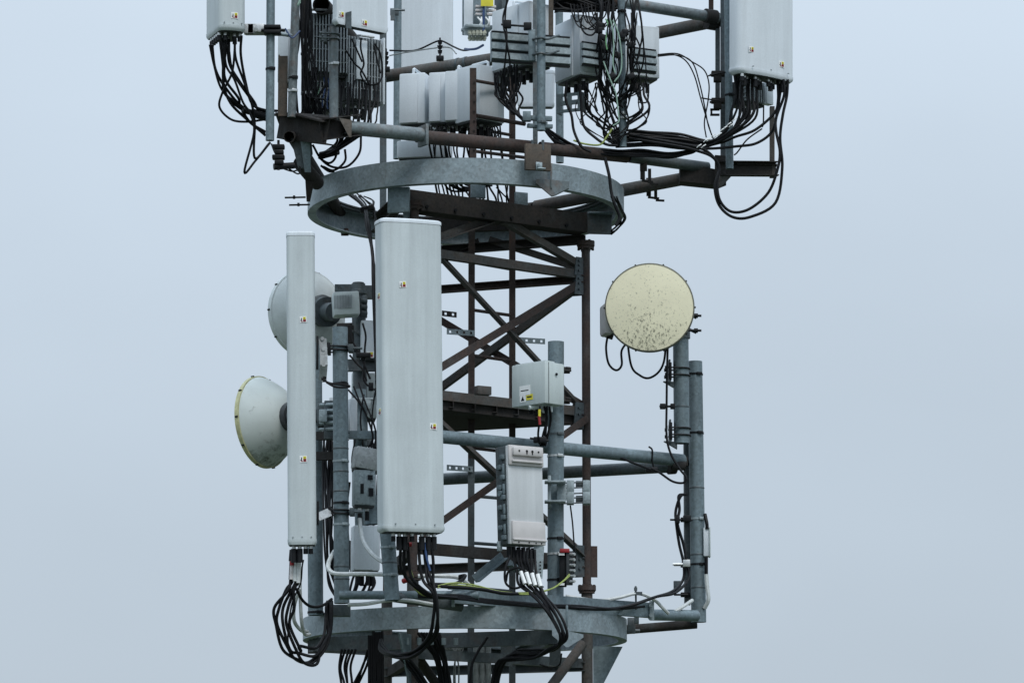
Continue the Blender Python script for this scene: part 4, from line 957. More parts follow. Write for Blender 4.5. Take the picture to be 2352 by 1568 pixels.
# ================================================================== cables
def jit(p, s): return (p[0] + random.uniform(-s, s), p[1] + random.uniform(-s, s), p[2] + random.uniform(-.02, .02))
lab = 'black jumper cable hanging from the upper left antenna panel'; grp = 'jumper cables of the upper left antenna panel'
for pts in (
    [(115,390),(135,560),(200,760),(330,900),(450,980),(600,1020)], [(135,390),(160,600),(240,760),(400,940),(600,1000)],
    [(205,360),(215,600),(240,780),(330,880),(480,970),(690,1000)], [(240,380),(260,560),(330,700),(390,880),(470,1000),(485,1150),(425,1500),(510,1390),(640,1240)],
    [(330,350),(345,520),(400,700),(470,900),(495,1080),(510,1370),(640,1240)], [(390,310),(400,480),(440,720),(500,900),(600,970),(700,965)],
    [(270,400),(300,560),(380,720),(480,880),(560,960),(690,965)], [(335,380),(300,620),(210,800),(200,940),(280,1040),(440,1055),(600,1040)],
    [(240,400),(230,700),(300,900),(420,1040),(600,1180)], [(260,390),(250,560),(270,700),(370,860),(380,930),(450,1060),(600,1150)], [(280,420),(330,640),(440,840),(520,930),(600,990)]):
    n = len(pts); cable([(p[0], p[1], -1.72 + .25 * i / (n - 1)) for i, p in enumerate(pts)], random.uniform(.0065, .0095), 'black', lab, grp, conv=c1)
single('cable_boot', MB().cyl(at(*c1(480, 980), -1.55), at(*c1(605, 1020), -1.5), .026, 12).cyl(at(*c1(400, 960), -1.58), at(*c1(480, 980), -1.55), .018, 12), 'black', 'thick black wrapped sleeve gathering the upper left cables', 'sleeve')
lab = 'black jumper cable from the upper right antenna panel'; grp = 'jumper cables of the upper right antenna panel'
def rd(i, n): return -.5 + .12 * i / n
loops = ([(1465,545),(1455,660),(1425,780),(1405,950),(1415,1150),(1370,1380),(1220,1490),(1080,1490),(985,1400),(965,1270),(985,1150),(940,1080),(840,1030),(700,1000),(500,960),(380,945)],
    [(1435,545),(1430,650),(1385,800),(1375,900),(1410,1040),(1400,1170),(1340,1320),(1200,1430),(1080,1440),(1000,1370),(975,1250),(990,1160),(950,1070),(850,1010),(640,970),(380,920)])
for pts in loops: cable([(p[0], p[1], -.5) for p in pts], .0095, 'black', 'black jumper cable in a wide loop below the right corner', 'wide cable loops', conv=c3)
for pts in ([(1395,550),(1390,680),(1370,780),(1250,890),(1120,930),(1000,980),(850,1000),(640,930),(380,905)], [(1425,560),(1400,760),(1360,900),(1260,980),(1120,1000),(900,1020),(640,1000),(380,985)]):
    cable([(p[0], p[1], -.46) for p in pts], .009, 'black', lab, grp, conv=c3)
for k in range(10):
    x0 = 1100 + 17 * k; e = 900 + 11 * k
    cable([(x0, 510 + 3 * k, -.5), (x0 + random.uniform(-8, 8), 640, -.5), (x0 - 6, 750 + 6 * k, -.52), (1090 - random.uniform(0, 60), 890 + 5 * k, -.5), (930 - random.uniform(0, 40), 960 + 5 * k, -.46), (720, e + 20, -.46), (540, e + random.uniform(-10, 10), -.46), (380, e, -.48), (290, e + 5, -.5)], random.uniform(.0075, .0095), 'black', lab, grp, conv=c3)
for k in range(6):
    o = 12 * k
    cable([(880 - 4 * k, 985 + 4 * k, -.42), (800, 1020 + o * .4, -.42), (640, 1050 + o * .5, -.42), (470, 1030 + o * .6, -.44), (300, 1035 + o * .6, -.46), (100, 1015 + o * .5, -.5), (0, 985 + o, -.55), (-80, 950 + o, -.6), (-150, 905 + o, -.66), (-195, 870 + 4 * k, -.7)], random.uniform(.006, .0095), 'black', 'black cable lying along the front pipe towards the right corner', 'cables along the front pipe', conv=c3)
for pts in ([(575,374),(700,365),(800,415),(890,480),(930,570),(925,700),(905,830),(908,940)], [(575,380),(690,378),(770,420),(830,510),(870,650),(900,770),(940,910)], [(575,386),(720,375),(800,430),(850,560),(885,720),(915,850),(960,960)]):
    cable([(p[0], p[1], -.3) for p in pts], .0045, 'black', 'thin black wire arching from the radio to the right corner', 'thin arching wires', conv=c3)
for pts in ([(1300,720),(1298,840),(1290,870)], [(920,520),(980,505),(1040,495)], [(875,670),(930,680),(1000,690)], [(1290,880),(1200,960),(1120,1030),(1100,1060)]):
    cable([(p[0], p[1], -.4) for p in pts], .005, 'black', 'short thin black wire near the right corner pole', 'short wires at the right corner', conv=c3)
# pale ties in the bundle
for k in range(12):
    x, y = 860 + k * 22 + random.uniform(-6, 6), 1000 - k * 15 + random.uniform(-18, 18); q = at(*c3(x, y), -.54)
    single('cable_tie', MB().tube([q + Vector((-.012, 0, -.01)), q + Vector((0, -.01, 0)), q + Vector((.016, 0, .012))], .0035, 5), 'stw', 'pale tie tag on the black cable bundle at the right corner', 'cable tie', 'pale ties on the right cable bundle')
# tangle of cables about the thin pole at 1425
lab = 'black cable in the tangle hanging down the thin pole'; grp = 'cables tangled round the thin right pole'
for k in range(16):
    x = random.uniform(180, 300) if k % 2 else random.uniform(360, 460); x1 = x + random.uniform(-30, 30); t = random.uniform(560, 900)
    cable([(x + random.uniform(-40, 40), -60, -.62), (x, 60, -.66), (x1, 250, -.66), (x1 + random.uniform(-20, 20), 430, -.64), (x + random.uniform(-30, 30), 600, -.6), (random.uniform(190, 400), max(t, 700), -.58)], random.uniform(.004, .0085), 'black', lab, grp, conv=c3)
for k in range(10):
    x = random.choice([60, 80, 155, 175, 240, 440, 470, 430]) + random.uniform(-12, 12)
    cable([(x, 570, -.45), (x + 4, 650, -.48), (x + random.uniform(-10, 40), 760, -.5), (random.uniform(180, 340), 900 + random.uniform(-60, 40), -.5), (300, 1000, -.52)], random.uniform(.0045, .008), 'black', 'black cable dropping from the right radios to the front pipe', 'cables below the right radios', conv=c3)
for pts, r_ in (([(-46,560),(-42,680),(-24,786),(8,900),(60,1000),(120,1040)], .009), ([(42,580),(48,690),(75,860),(150,950),(220,985),(300,995)], .009), ([(500,570),(520,620),(490,690),(440,700)], .005), ([(80,570),(130,670),(165,760)], .005), ([(70,660),(130,720),(165,770)], .004), ([(215,1080),(240,1200),(265,1300),(285,1400),(320,1480),(290,1540)], .0105), ([(350,600),(380,680),(360,760)], .005)):
    cable([(p[0], p[1], -.6 if p[1] < 1050 else -.95) for p in pts], r_, 'black', 'loose black cable below the tangle beside the thin pole', 'loose cables by the thin pole', conv=c3)
for pts, m_ in (([(250,130),(270,210),(275,330),(270,430),(285,500)], 'pgreen'), ([(270,140),(310,240),(330,400),(320,500),(280,560)], 'pgreen'), ([(205,420),(250,540),(290,640),(305,760),(310,830),(270,860)], 'pgreen'), ([(220,130),(235,170),(222,280),(230,340)], 'green')):
    cable([(p[0], p[1], -.70) for p in pts], .0045, m_, 'pale green wire running through the cable tangle', 'pale green wires in the tangle', 'earth_wire', conv=c3)
cable([(265,880,-.62),(225,940,-.62),(180,990,-.62),(80,985,-.6),(0,960,-.6)], .006, 'yg', 'yellow green wire at the foot of the thin pole', None, 'earth_wire', conv=c3)
single('coil_of_cable', (lambda mb: [mb.tube([at(1340 + 70 * math.cos(t * .5) * (1 + .08 * math.sin(k * 2.1)) * random.uniform(.9, 1.05), 4 + 22 * math.sin(t * .5 + k) * random.uniform(.8, 1.1), -.55 + .05 * math.sin(k * 1.7)) for t in range(13)], .009, 6) for k in range(15)] and mb)(MB()), 'black', 'dense dark coil of cables at the top right of centre', 'cable coil')
for k in range(7):
    x0 = 1310 + 8 * k; s = random.uniform(16, 34)
    cable([(x0, 10, -.62), (x0 + s * .2, 20 + s, -.64), (x0 + s, 32 + s * 1.1, -.64), (x0 + s * 1.8, 20 + s * .7, -.63), (x0 + s * 1.9, 5, -.6)], .0045, 'black', 'thin slack wire looping below the dense cable coil', 'slack wires under the cable coil')
cable([(1337,42,-.7),(1334,60,-.7),(1345,78,-.7),(1362,80,-.7),(1372,60,-.7),(1368,30,-.7)], .006, 'black', 'single round wire loop beside the dense cable coil')
for k in range(14):
    x0 = random.choice([1338, 1352, 1372, 1396, 1440, 1458, 1478]) + random.uniform(-6, 6); sg = random.choice([-1, 1])
    cable([(x0, 190, -.5), (x0 + sg * 6, 222, -.52), (x0 + sg * random.uniform(4, 22), 252, -.54), (x0 - sg * 4, 286, -.54), (random.uniform(1395, 1425), random.uniform(300, 332), -.56)], random.uniform(.003, .005), 'black', 'thin black wire dangling under the radios round the thin pole', 'thin wires under the right radios')
for k in range(8):
    x0 = 1372 + 13 * k
    cable([(x0, 30, -.68), (x0 + random.uniform(-16, 16), 70, -.7), (x0 + random.uniform(-22, 22), 115, -.7), (x0 + random.uniform(-16, 16), 165, -.68), (1412 + random.uniform(-20, 20), 230, -.62)], random.uniform(.003, .006), 'black', 'thin black wire crossing the cable tangle by the thin pole', 'thin wires across the cable tangle')
CL = [(1378, 58), (1384, 86), (1430, 82), (1448, 104), (1390, 110), (1420, 128), (1405, 176), (1450, 176), (1376, 70), (1436, 75)]
for px, py in CL:
    q = at(px, py, -.68)
    single('cable_clamp', MB().box(q, (.045, .04, .035), Matrix.Rotation(random.uniform(-.5, .5), 3, 'Y'), .005).cyl(q + Vector((-.03, -.01, 0)), q + Vector((.035, -.01, .004)), .006, 6), 'blackm', 'black cable clamp amid the tangle by the thin pole', 'cable clamp', 'black clamps in the right cable tangle')
# cables below centre radio, to left of the centre pole
lab = 'black cable fanning down from the radio left of centre pole'; grp = 'cables under the radio left of centre'
for k in range(9):
    x = 955 + 24 * k
    cable([(x, 640 - 12 * k, -.7), (x + random.uniform(-4, 8), 760, -.72), (x + 30 + random.uniform(-8, 8), 860, -.75), (1090 + 8 * k, 950 + random.uniform(-20, 20), -.8), (1190 + 2 * k, 1020 + 6 * k, -.84)], random.uniform(.006, .008), 'black', lab, grp, conv=c2)
for k in range(8):
    x = 960 + 26 * k
    cable([(x, 660 - 12 * k, -.72), (x + random.uniform(0, 30), 740, -.74), (x + random.uniform(-20, 40), 830, -.76), (1060 + random.uniform(-30, 60), 900, -.78), (1120 + random.uniform(-20, 40), 1000, -.8)], random.uniform(.0035, .005), 'black', 'thin black wire in the fan under the radio left of centre pole', 'thin wires under the radio left of centre', conv=c2)
cable([(1185,620,-.8),(1175,740,-.8),(1130,840,-.8)], .006, 'black', 'black wire curving under the radio beside the rust post', conv=c2)
for dx in (0, 14): cable([(1062 + dx, -20, -.95), (1055 - dx, 160, -.95), (1052 + dx, 330, -.98), (1035 + dx * 3, 560, -.95), (1000 + dx * 4, 700, -.9), (1010 + dx, 860, -.86)], .006, 'black', 'black vertical cable passing the left end of the ribbed rail', 'vertical cables by the ribbed rail', conv=c2)
single('cable_clamp', MB().box(at(*c2(1063, 213), -.98), (.05, .04, .05), None, .006).cyl(at(*c2(1010, 215), -.97), at(*c2(1240, 232), -.95), .007, 6).box(at(*c2(1240, 232), -.95), (.05, .05, .045), None, .006), 'blackm', 'black stand off clamp left of the centre pole at the top', 'cable clamp')
# wires on the upper rear pipe
cable([(40,440,.6),(260,440,.5),(440,365,.4),(500,360,.4),(600,410,.3),(680,440,.2),(760,430,.1)], .006, 'black', 'black wire bowed over the insulator on the rear pipe', conv=c2)
cable([(40,485,.6),(200,455,.5),(430,420,.4),(560,415,.4),(620,470,.3)], .0045, 'greyc', 'grey wire bowed over the insulator on the rear pipe', conv=c2)
for x, y0, yd in ((478, 345, .4), (10, 440, .7)):
    mb = MB()
    for k in range(3): mb.cyl(at(*c2(x, y0 + 15 + 40 * k), yd), at(*c2(x, y0 + 42 + 40 * k), yd), .016 + .004 * (k == 1), 12, .012)
    mb.cyl(at(*c2(x, y0 - 15), yd), at(*c2(x, y0 + 190), yd), .006, 8).box(at(*c2(x, y0 + 165), yd), (.05, .05, .03), None, .004)
    single('insulator', mb, 'blackm', 'black ribbed insulator on the rear pipe over the white radios' if x > 100 else 'black ribbed insulator by the square grey post', 'insulator')
pa, pb = at(1500, 78, .25), at(882, 176, 1.25)
for f in (.715, .685):
    single('pipe_strap', MB().lathe([(.0435, -.008), (.047, -.008), (.047, .008), (.0435, .008)], 24, Matrix.Translation(pa.lerp(pb, f)) @ (pb - pa).to_track_quat('Z', 'Y').to_matrix().to_4x4(), True), 'galvd', 'steel strap round the rear pipe above the white radios', 'strap', 'straps on the rear pipe')
cable([(1110,104,-.35),(1095,112,-.3),(1080,114,-.25),(1068,113,-.1)], .008, 'blue', 'blue cable leaving the open junction box glands')
# cables under white trio and down behind the ring
lab = 'black cable hanging under the white radio trio'; grp = 'cables under the white radio trio'
for k in range(20):
    x = 985 + 8.6 * k + random.uniform(-3, 3); s = random.uniform(-6, 8)
    cable([(x, 292 - 2 * (k % 3), -.25), (x + s * .3, 315, -.25), (x + s, 345, -.22), (x + s * 1.5 + 4, 385, -.15), (x + 12 + s, 425, -.05), (x + 22, 455, .1), (x + 24, 480, .2)], random.uniform(.005, .0075), 'black', lab, grp)
for k in range(5):
    cable([(1140 - 5 * k, 290, -.4), (1146 - 6 * k, 305 + 5 * k, -.42), (1130 - 9 * k, 322, -.42), (1105 - 9 * k, 312, -.4)], .005, 'black', 'black wire curling under the deep white radio unit', 'wires under the deep radio')
for k in range(9):
    cable([(1015 + 9 * k, 415, -.1), (1040 + 7 * k, 437 - 2 * k, 0), (1085 + 5 * k, 436 - k, 0), (1096 + 3 * k, 424, -.05), (1080 + 4 * k, 410, -.1)], .0065, 'black', 'black cable slumped in a heap behind the upper ring', 'cables heaped behind the upper ring')
cable([(1140,430,.2),(1165,455,.2),(1190,468,.2)], .005, 'black', 'thin wire sagging under the upper ring near the ladder')
for k in range(3):
    cable([(1404 + 6 * k, 452, -.55), (1420 + 3 * k, 480, -.4), (1429 + 2 * k, 505, -.2), (1418, 522 + 3 * k, -.1), (1404, 530 + 4 * k, -.05)], .006, 'black', 'black cable end curling round the right end of the upper ring', 'cable ends at the right of the upper ring')
for k in range(3):
    cable([(800 + 12 * k, 895 - 8 * k, -.75), (822 + 8 * k, 925, -.8), (842 + 6 * k, 955 + 8 * k, -.82), (855 + 3 * k, 1000, -.8), (846 + 6 * k, 1030, -.8)], .006, 'black', 'black wire sagging between the small units left of the broad panel', 'wires sagging between the small units')
# cables around left corner lower
lab = 'black cable dropping from the finned radios at the left'; grp = 'cables under the left finned radios'
for k in range(11):
    x = 1245 + 33 * k + random.uniform(-6, 6)
    cable([(x, 700 + 10 * (k % 4), -1.1), (x + random.uniform(-8, 8), 860, -1.12), (x - 8, 1000, -1.15), (x - 30 - 4 * k, 1120 + random.uniform(-20, 20), -1.15), (1230 - 6 * k, 1240 + 10 * k, -1.1), (1110 - 4 * k, 1330, -1.0)], random.uniform(.005, .008), 'black', lab, grp, conv=c1)
for pts in ([(1430,1180),(1420,1330),(1330,1450),(1200,1460),(1090,1380),(1010,1260)], [(1210,1250),(1200,1370),(1140,1420),(1060,1370)], [(1290,1300),(1280,1400),(1210,1480),(1100,1450)], [(1080,1440),(1150,1490),(1200,1490)]):
    cable([(p[0], p[1], -1.05) for p in pts], .0075, 'black', 'black cable looped under the left corner shelf', 'cable loops under the left corner', conv=c1)
single('cable_boot', MB().cyl(at(*c1(1080, 1355), -1.05), at(*c1(1230, 1315), -1.1), .024, 12), 'black', 'black wrapped sleeve below the left corner shelf', 'sleeve')
for k in range(20):
    x = random.uniform(860, 1000) if k < 11 else random.uniform(1000, 1180); y0 = -60 if k < 11 else 590
    cable([(x, y0, -1.25), (x + random.uniform(-30, 30), y0 + (1020 - y0) * .35, -1.27), (x + random.uniform(-40, 40), y0 + (1020 - y0) * .6, -1.28), (x + random.uniform(-50, 50), 880, -1.28), (x + random.uniform(-30, 60), 1030, -1.25)], random.uniform(.005, .008), 'black', 'black cable threading between the left corner poles', 'cables among the left corner poles', conv=c1)
for pts in ([(1430,330),(1420,420),(1450,560),(1440,640),(1490,730),(1560,740),(1600,660),(1590,480),(1550,380)], [(1350,340),(1400,450),(1440,540)], [(1300,440),(1380,560),(1420,620),(1500,730)], [(1545,400),(1570,520),(1600,640)]):
    cable([(p[0], p[1], -1.25) for p in pts], .006, 'black', 'black wire looping over the second finned radio', 'wires over the second finned radio', conv=c1)
for k, m_ in enumerate(('blue', 'blue', 'pgreen', 'green')):
    x = 1100 + 40 * k if k < 2 else 1050
    cable([(x, 640 + 40 * k, -1.08), (x + 15, 760, -1.1), (x - 5, 880, -1.1), (x - 60 * (k > 1), 950, -1.1)], .005, m_, 'blue wire among the left corner cables' if k < 2 else ('pale green wire among the left corner cables' if k == 2 else 'darker green wire among the left corner cables'), 'blue wires at the left corner' if k < 2 else None, 'earth_wire', conv=c1)
cable([(910,-20,-1.5),(880,50,-1.5),(900,20,-1.45)], .006, 'pgreen', 'pale green wire at the top beside the thin grey pole', None, 'earth_wire', conv=c1)
cable([(770,250,-1.5),(830,330,-1.5),(900,270,-1.48)], .0055, 'blue', 'blue rope tied round the thin grey pole', None, 'earth_wire', conv=c1)
mb = MB()
for k in range(4): mb.box(at(*c1(712 + 6 * (k % 2), 1280 + 45 * k), -1.45), (.075 - .02 * (k % 2), .05, .028), None, .006)
mb.cyl(at(*c1(712, 1220), -1.45), at(*c1(712, 1480), -1.45), .008, 8).cyl(at(*c1(670, 1452), -1.45), at(*c1(850, 1440), -1.42), .02, 10)
single('insulator', mb, 'blackm', 'stack of black clamp blocks under the left corner', 'clamp stack')
for pts in ([(650,1250),(680,1320),(720,1400),(800,1470),(890,1515),(900,1450)], [(760,1470),(830,1490),(880,1480)]):
    cable([(p[0], p[1], -1.4) for p in pts], .005, 'black', 'thin black wire trailing under the left corner clamps', 'wires under the left corner clamps', conv=c1)
# cables through ring going down behind the broad panel
for k in range(4):
    cable([(800 + 8 * k, 445 + 2 * k, -.3), (830 + 3 * k, 475, -.5), (843 + 2.5 * k, 520, -.8), (853 + 2 * k, 580, -.9), (858 + 1.5 * k, 660, -.95), (866, 900, -1.0)], .0095 if k < 2 else .006, 'black', 'black feeder cable dropping from the upper ring behind the broad panel', 'feeder cables behind the broad panel')
single('cable_clamp', MB().box(at(843, 480, -.55), (.09, .04, .035), Matrix.Rotation(R(-15), 3, 'Y'), .006), 'blackm', 'black clamp gripping feeder cables under the upper ring', 'cable clamp')
for k in range(4): cable([(820 + 8 * k, 445 + 3 * k, -.3), (840 + 6 * k, 462, -.4), (856 + 1.0 * k, 480, -.5), (860 + 2 * k, 510, -.6)], .0045, 'black', 'thin black wire curving through the upper ring at the left', 'thin wires through the upper ring')

# dish cables right
dl = [([(1396,768),(1392,800),(1398,835),(1415,850),(1428,838),(1428,805),(1446,780)], 'short black cable looped left beneath the yellowed dish'),
      ([(1440,775),(1450,840),(1470,862),(1490,868),(1512,855),(1525,830),(1530,785)], 'black cable hanging in a deep loop beneath the yellowed dish'),
      ([(1534,785),(1532,850),(1531,930),(1531,1000),(1540,1040),(1560,1075),(1575,1095),(1570,1108),(1545,1105),(1515,1085),(1495,1075)], 'black cable running down left of the dish pole'),
      ([(1495,1078),(1460,1065),(1420,1050),(1370,1040),(1300,1040)], 'black cable strung along the lower right pipe')]
for pts, lb_ in dl: cable([(p[0], p[1], -.18) for p in pts], .0075, 'black', lb_)
cable([(1490,1025,-.05),(1498,1033,-.05),(1498,1056,-.05),(1502,1075,-.05)], .006, 'black', 'small looped tie standing on the lower right pipe', name='cable_tie', cat='cable tie')
single('cable_clamp', MB().box(at(1497, 1079, -.1), (.08, .05, .035), None, .008), 'blackm', 'black clamp below the lower right pipe', 'cable clamp')
for py in (933,): single('cable_clamp', MB().cyl(at(1516, py, -.2), at(1550, py, -.12), .008, 6).box(at(1522, py, -.2), (.035, .03, .035), None, .004).box(at(1545, py, -.15), (.03, .03, .035), None, .004), 'blackm', 'stand off clamp left of the dish pole', 'cable clamp')
for dx, lb_ in ((0, 1), (9, 2)):
    cable([(1578 - dx, 1135, .12), (1562 - dx * .5, 1140, .1), (1553 + dx, 1170, .08), (1552 + dx * .3, 1200, .06), (1560 + dx, 1250, .06), (1570 + dx, 1295, .05), (1573 + dx * .5, 1330, .0), (1545 + dx, 1358, -.15), (1500 + dx, 1372, -.3), (1450, 1388, -.42), (1400, 1396, -.5), (1340, 1395, -.72), (1240, 1390, -.92), (1130, 1380, -1.2), (1060, 1370, -1.36), (1000, 1368, -1.42)], .0095, 'black', 'thick black cable from the right poles along the base beam', 'thick cables along the base beam')
for k in range(3):
    cable([(1480 - 20 * k, 1392, -.32), (1400, 1397 + 2 * k, -.52), (1330, 1391 + 3 * k, -.74), (1235, 1387 + 3 * k, -.95), (1130, 1378 + 4 * k, -1.22), (1050, 1368 + 4 * k, -1.4), (960, 1362 + 4 * k, -1.48)], .008, 'black', 'black cable lying in front of the base beam', 'cables in front of the base beam')
cable([(1619,1180,.16),(1623,1200,.14),(1624,1214,.14)], .012, 'black', 'black cable entering the slim pale box from above')
cable([(1622,1278,.14),(1622,1320,.14)], .012, 'black', 'black cable leaving the slim pale box below')
cable([(1622,1318,.14),(1624,1345,.14),(1627,1375,.14),(1618,1396,.16)], .014, 'white', 'white conduit bent round the foot of the tallest pole', name='conduit', cat='conduit')
cable([(1300,1368,-.5),(1370,1378,-.45),(1420,1372,-.4),(1465,1362,-.35),(1500,1375,-.25),(1522,1395,-.2),(1535,1408,-.15)], .011, 'white', 'white conduit arching over the base beam at the right', name='conduit', cat='conduit')
cable([(1545,1405,-.05),(1565,1395,-.02),(1590,1378,.1)], .012, 'white', 'short white conduit rising to the foot of the right poles', name='conduit', cat='conduit')
single('threaded_rod', MB().cyl(at(1460, 1345, -.35), at(1461, 1400, -.33), .006, 6).box(at(1460, 1352, -.35), (.02, .02, .02)).box(at(1466, 1362, -.36), (.05, .02, .02)), 'galvd', 'threaded rod holding up the arched white conduit', 'rod')
# clamp wires at the twin poles
for py in (1193,): single('cable_clamp', MB().cyl(at(1540, py, .02), at(1590, py + 1, .1), .007, 6).box(at(1556, py, .03), (.03, .03, .045), None, .004).box(at(1578, py - 3, .05), (.05, .03, .04), None, .004), 'blackm', 'stand off clamp left of the twin right poles', 'cable clamp')
single('cable_clamp', MB().box(at(1577, 1293, .0), (.045, .03, .045), None, .003).cyl(at(1545, 1295, .0), at(1572, 1295, .0), .008, 6), 'chrome', 'pale metal cable clamp on the twin right poles', 'cable clamp')

# left narrow panel cables (big hanging loop)
lab = 'black cable looping down from the narrow antenna panel'; grp = 'hanging loop below the narrow panel'
for k, (x0, x1, xb, yb) in enumerate(((672, 631, 712, 1526), (675, 640, 708, 1520), (684, 650, 716, 1508), (687, 660, 722, 1528), (690, 668, 716, 1492))):
    xe = 760 - 2.5 * k
    boot = single('cable_boot', MB().cyl(at(x0 - 1, 1262, -1.5), at(x0 - 3, 1288, -1.5), .016, 10).cyl(at(x0 - 3, 1288, -1.5), at(x0 - 5, 1330, -1.5), .011, 10), 'black', 'black boot under the narrow antenna panel', 'sleeve', 'black boots under the narrow panel') if k % 2 == 0 else None
    cable([(x0 - 3, 1285, -1.5), (x0 - 5, 1330, -1.5), (x0 - 14, 1355, -1.5), (x1 + 3, 1395, -1.48), (x1, 1435, -1.46), (x1 + 20, 1490, -1.42), (xb - 25, yb - 8, -1.38), (xb + 5, yb - 2, -1.34), (744 - k * 3, 1495 - k * 4, -1.28), (757 - 2 * k, 1450, -1.22), (xe - 1, 1400, -1.18), (xe + 2, 1380, -1.15)], .0095, 'black', lab, grp)
for k in range(3): single('marker_sleeve', MB().cyl(at(671 + 8 * k, 1292, -1.52), at(669 + 8 * k, 1330 + 4 * k, -1.52), .0125, 10), 'white' if k != 0 else 'cover', 'pale marker sleeve on a cable under the narrow panel', 'sleeve', 'pale sleeves under the narrow panel')
single('marker_sleeve', MB().cyl(at(671, 1288, -1.525), at(671, 1298, -1.525), .0132, 10), 'red', 'red band on a cable under the narrow panel', 'sleeve')
cable([(680,1350,-1.45),(695,1378,-1.4),(715,1392,-1.35),(740,1390,-1.3),(762,1375,-1.2)], .009, 'black', 'black cable swinging from the narrow panel to its pole')
cable([(697,1285,-1.45),(694,1300,-1.45),(690,1340,-1.42),(672,1380,-1.4),(662,1440,-1.36),(662,1490,-1.36)], .005, 'black', 'thin black wire hanging from the narrow panel')
cable([(688,1350,-1.2),(676,1390,-1.15),(676,1425,-1.1),(690,1445,-1.0),(706,1450,-.9)], .012, 'white', 'grey white conduit bending left of the lower ring', name='conduit', cat='conduit')
cable([(688,1300,-1.2),(690,1380,-1.15),(693,1430,-1.1),(700,1455,-1.0),(712,1456,-.95)], .011, 'white', 'straighter pale conduit bending left of the lower ring', name='conduit', cat='conduit')
# broad panel cables
lab = 'black cable falling from the broad antenna panel foot'; grp = 'cables below the broad panel'
for k, x in enumerate((921, 928, 936, 962, 972, 981, 990)):
    if k < 3: pts = [(x, 1245, -1.66), (x + 3, 1300, -1.64), (x + 12, 1330, -1.62), (x + 38, 1355, -1.6), (985 + 8 * k, 1366, -1.56), (1050, 1372, -1.45)]
    else: pts = [(x, 1245, -1.7), (x + 2, 1290, -1.7), (x + 8, 1330, -1.7), (994 + 2 * (k - 3), 1365, -1.7), (996 + 3 * (k - 3), 1420, -1.66), (985 + 4 * (k - 3), 1465, -1.58), (950, 1497 + 3 * (k - 3), -1.45), (905, 1500 + 3 * (k - 3), -1.3), (878, 1484 + 3 * (k - 3), -1.1), (875, 1468, -1.0)]
    cable(pts, .0095, 'black', lab, grp)
cable([(975,1245,-1.7),(980,1280,-1.71),(988,1310,-1.71)], .007, 'blue', 'blue taped cable end below the broad antenna panel')
cable([(940,1300,-1.6),(948,1325,-1.58),(950,1345,-1.56),(965,1362,-1.52),(990,1370,-1.45)], .006, 'yg', 'yellow green wire below the broad antenna panel', None, 'earth_wire')
single('red_connector', MB().cyl(at(926, 1334, -1.58), at(936, 1330, -1.6), .016, 10), 'red', 'small red plug beside the short pole', 'plug'); single('red_connector', MB().cyl(at(934, 1250, -1.5), at(946, 1250, -1.5), .014, 10), 'red', 'dark red plug under the broad antenna panel', 'plug')
# white conduits low left
cable([(826,1190,-1.1),(828,1215,-1.12),(836,1245,-1.2),(855,1272,-1.3),(882,1292,-1.38)], .013, 'white', 'white conduit sloping down from the clamp unit to the short pole', name='conduit', cat='conduit')
cable([(768,1265,-1.05),(755,1290,-1.15),(756,1308,-1.25),(775,1317,-1.3),(830,1317,-1.4),(882,1318,-1.42)], .0135, 'white', 'white conduit bent round the front of the left pole', name='conduit', cat='conduit')
cable([(800,1388,-1.2),(840,1386,-1.25),(890,1378,-1.3),(940,1378,-1.3),(1000,1388,-1.3)], .012, 'white', 'white conduit lying above the lower ring front', name='conduit', cat='conduit')
cable([(960,1322,-1.0),(1010,1322,-1.0),(1050,1325,-.95),(1075,1340,-.9),(1085,1360,-.9)], .013, 'white', 'white conduit curving behind the broad panel foot to the base beam', name='conduit', cat='conduit')
# small cables around poles 781
lab = 'black cable weaving behind the left galvanised pole'; grp = 'cables behind the left pole'
for k in range(9):
    x = random.uniform(742, 768)
    cable([(x, random.uniform(985, 1000), -.6), (x + random.uniform(-4, 4), 1060, -.65), (x + random.uniform(-6, 6), 1180, -.85), (x + random.uniform(-4, 12), 1280, -.92), (x + 15, 1340, -.95), (x + 30, 1375, -1.0)], random.uniform(.006, .009), 'black', lab, grp)
for k in range(9):
    x = random.uniform(802, 872); y0 = random.uniform(860, 1120)
    cable([(x, y0, -.6), (x + random.uniform(-12, 12), y0 + 60, -.6), (x + random.uniform(-15, 15), y0 + 130, -.6), (x + random.uniform(-12, 20), y0 + 210, -.6)], random.uniform(.005, .008), 'black', 'black cable hanging in the gap left of the broad panel', 'cables in the gap beside the broad panel')
for k in range(8):
    x = random.uniform(815, 875)
    cable([(x, 1250, -.8), (x + random.uniform(-8, 8), 1300, -.85), (x + random.uniform(-10, 10), 1340, -.9), (x - 15, 1372, -1.0)], random.uniform(.006, .01), 'black', 'black cable between the two poles above the lower ring', 'cables between the lower poles')
for pts, lb_ in (([(742,872),(760,880),(800,885),(797,889),(770,888),(750,878)], 'black wire looped round the left pole below the bracket'), ([(833,742),(840,770),(838,800),(836,850),(842,875)], 'black wire down from the small dish radio'), ([(806,745),(808,780),(825,810),(842,850),(850,870)], 'black wire crossing below the small dish radio'), ([(803,815),(820,835),(834,850),(835,870),(845,885),(862,895)], 'black wire curving right beneath the perforated post')):
    cable([(p[0], p[1], -.9 if p[0] > 800 else -1.25) for p in pts], .0065, 'black', lb_)
single('cable_clamp', MB().box(at(852, 888, -.95), (.03, .03, .05), None, .004).box(at(835, 816, -.9), (.09, .05, .03), None, .005), 'blackm', 'black clamp on wires left of the broad panel', 'cable clamp')
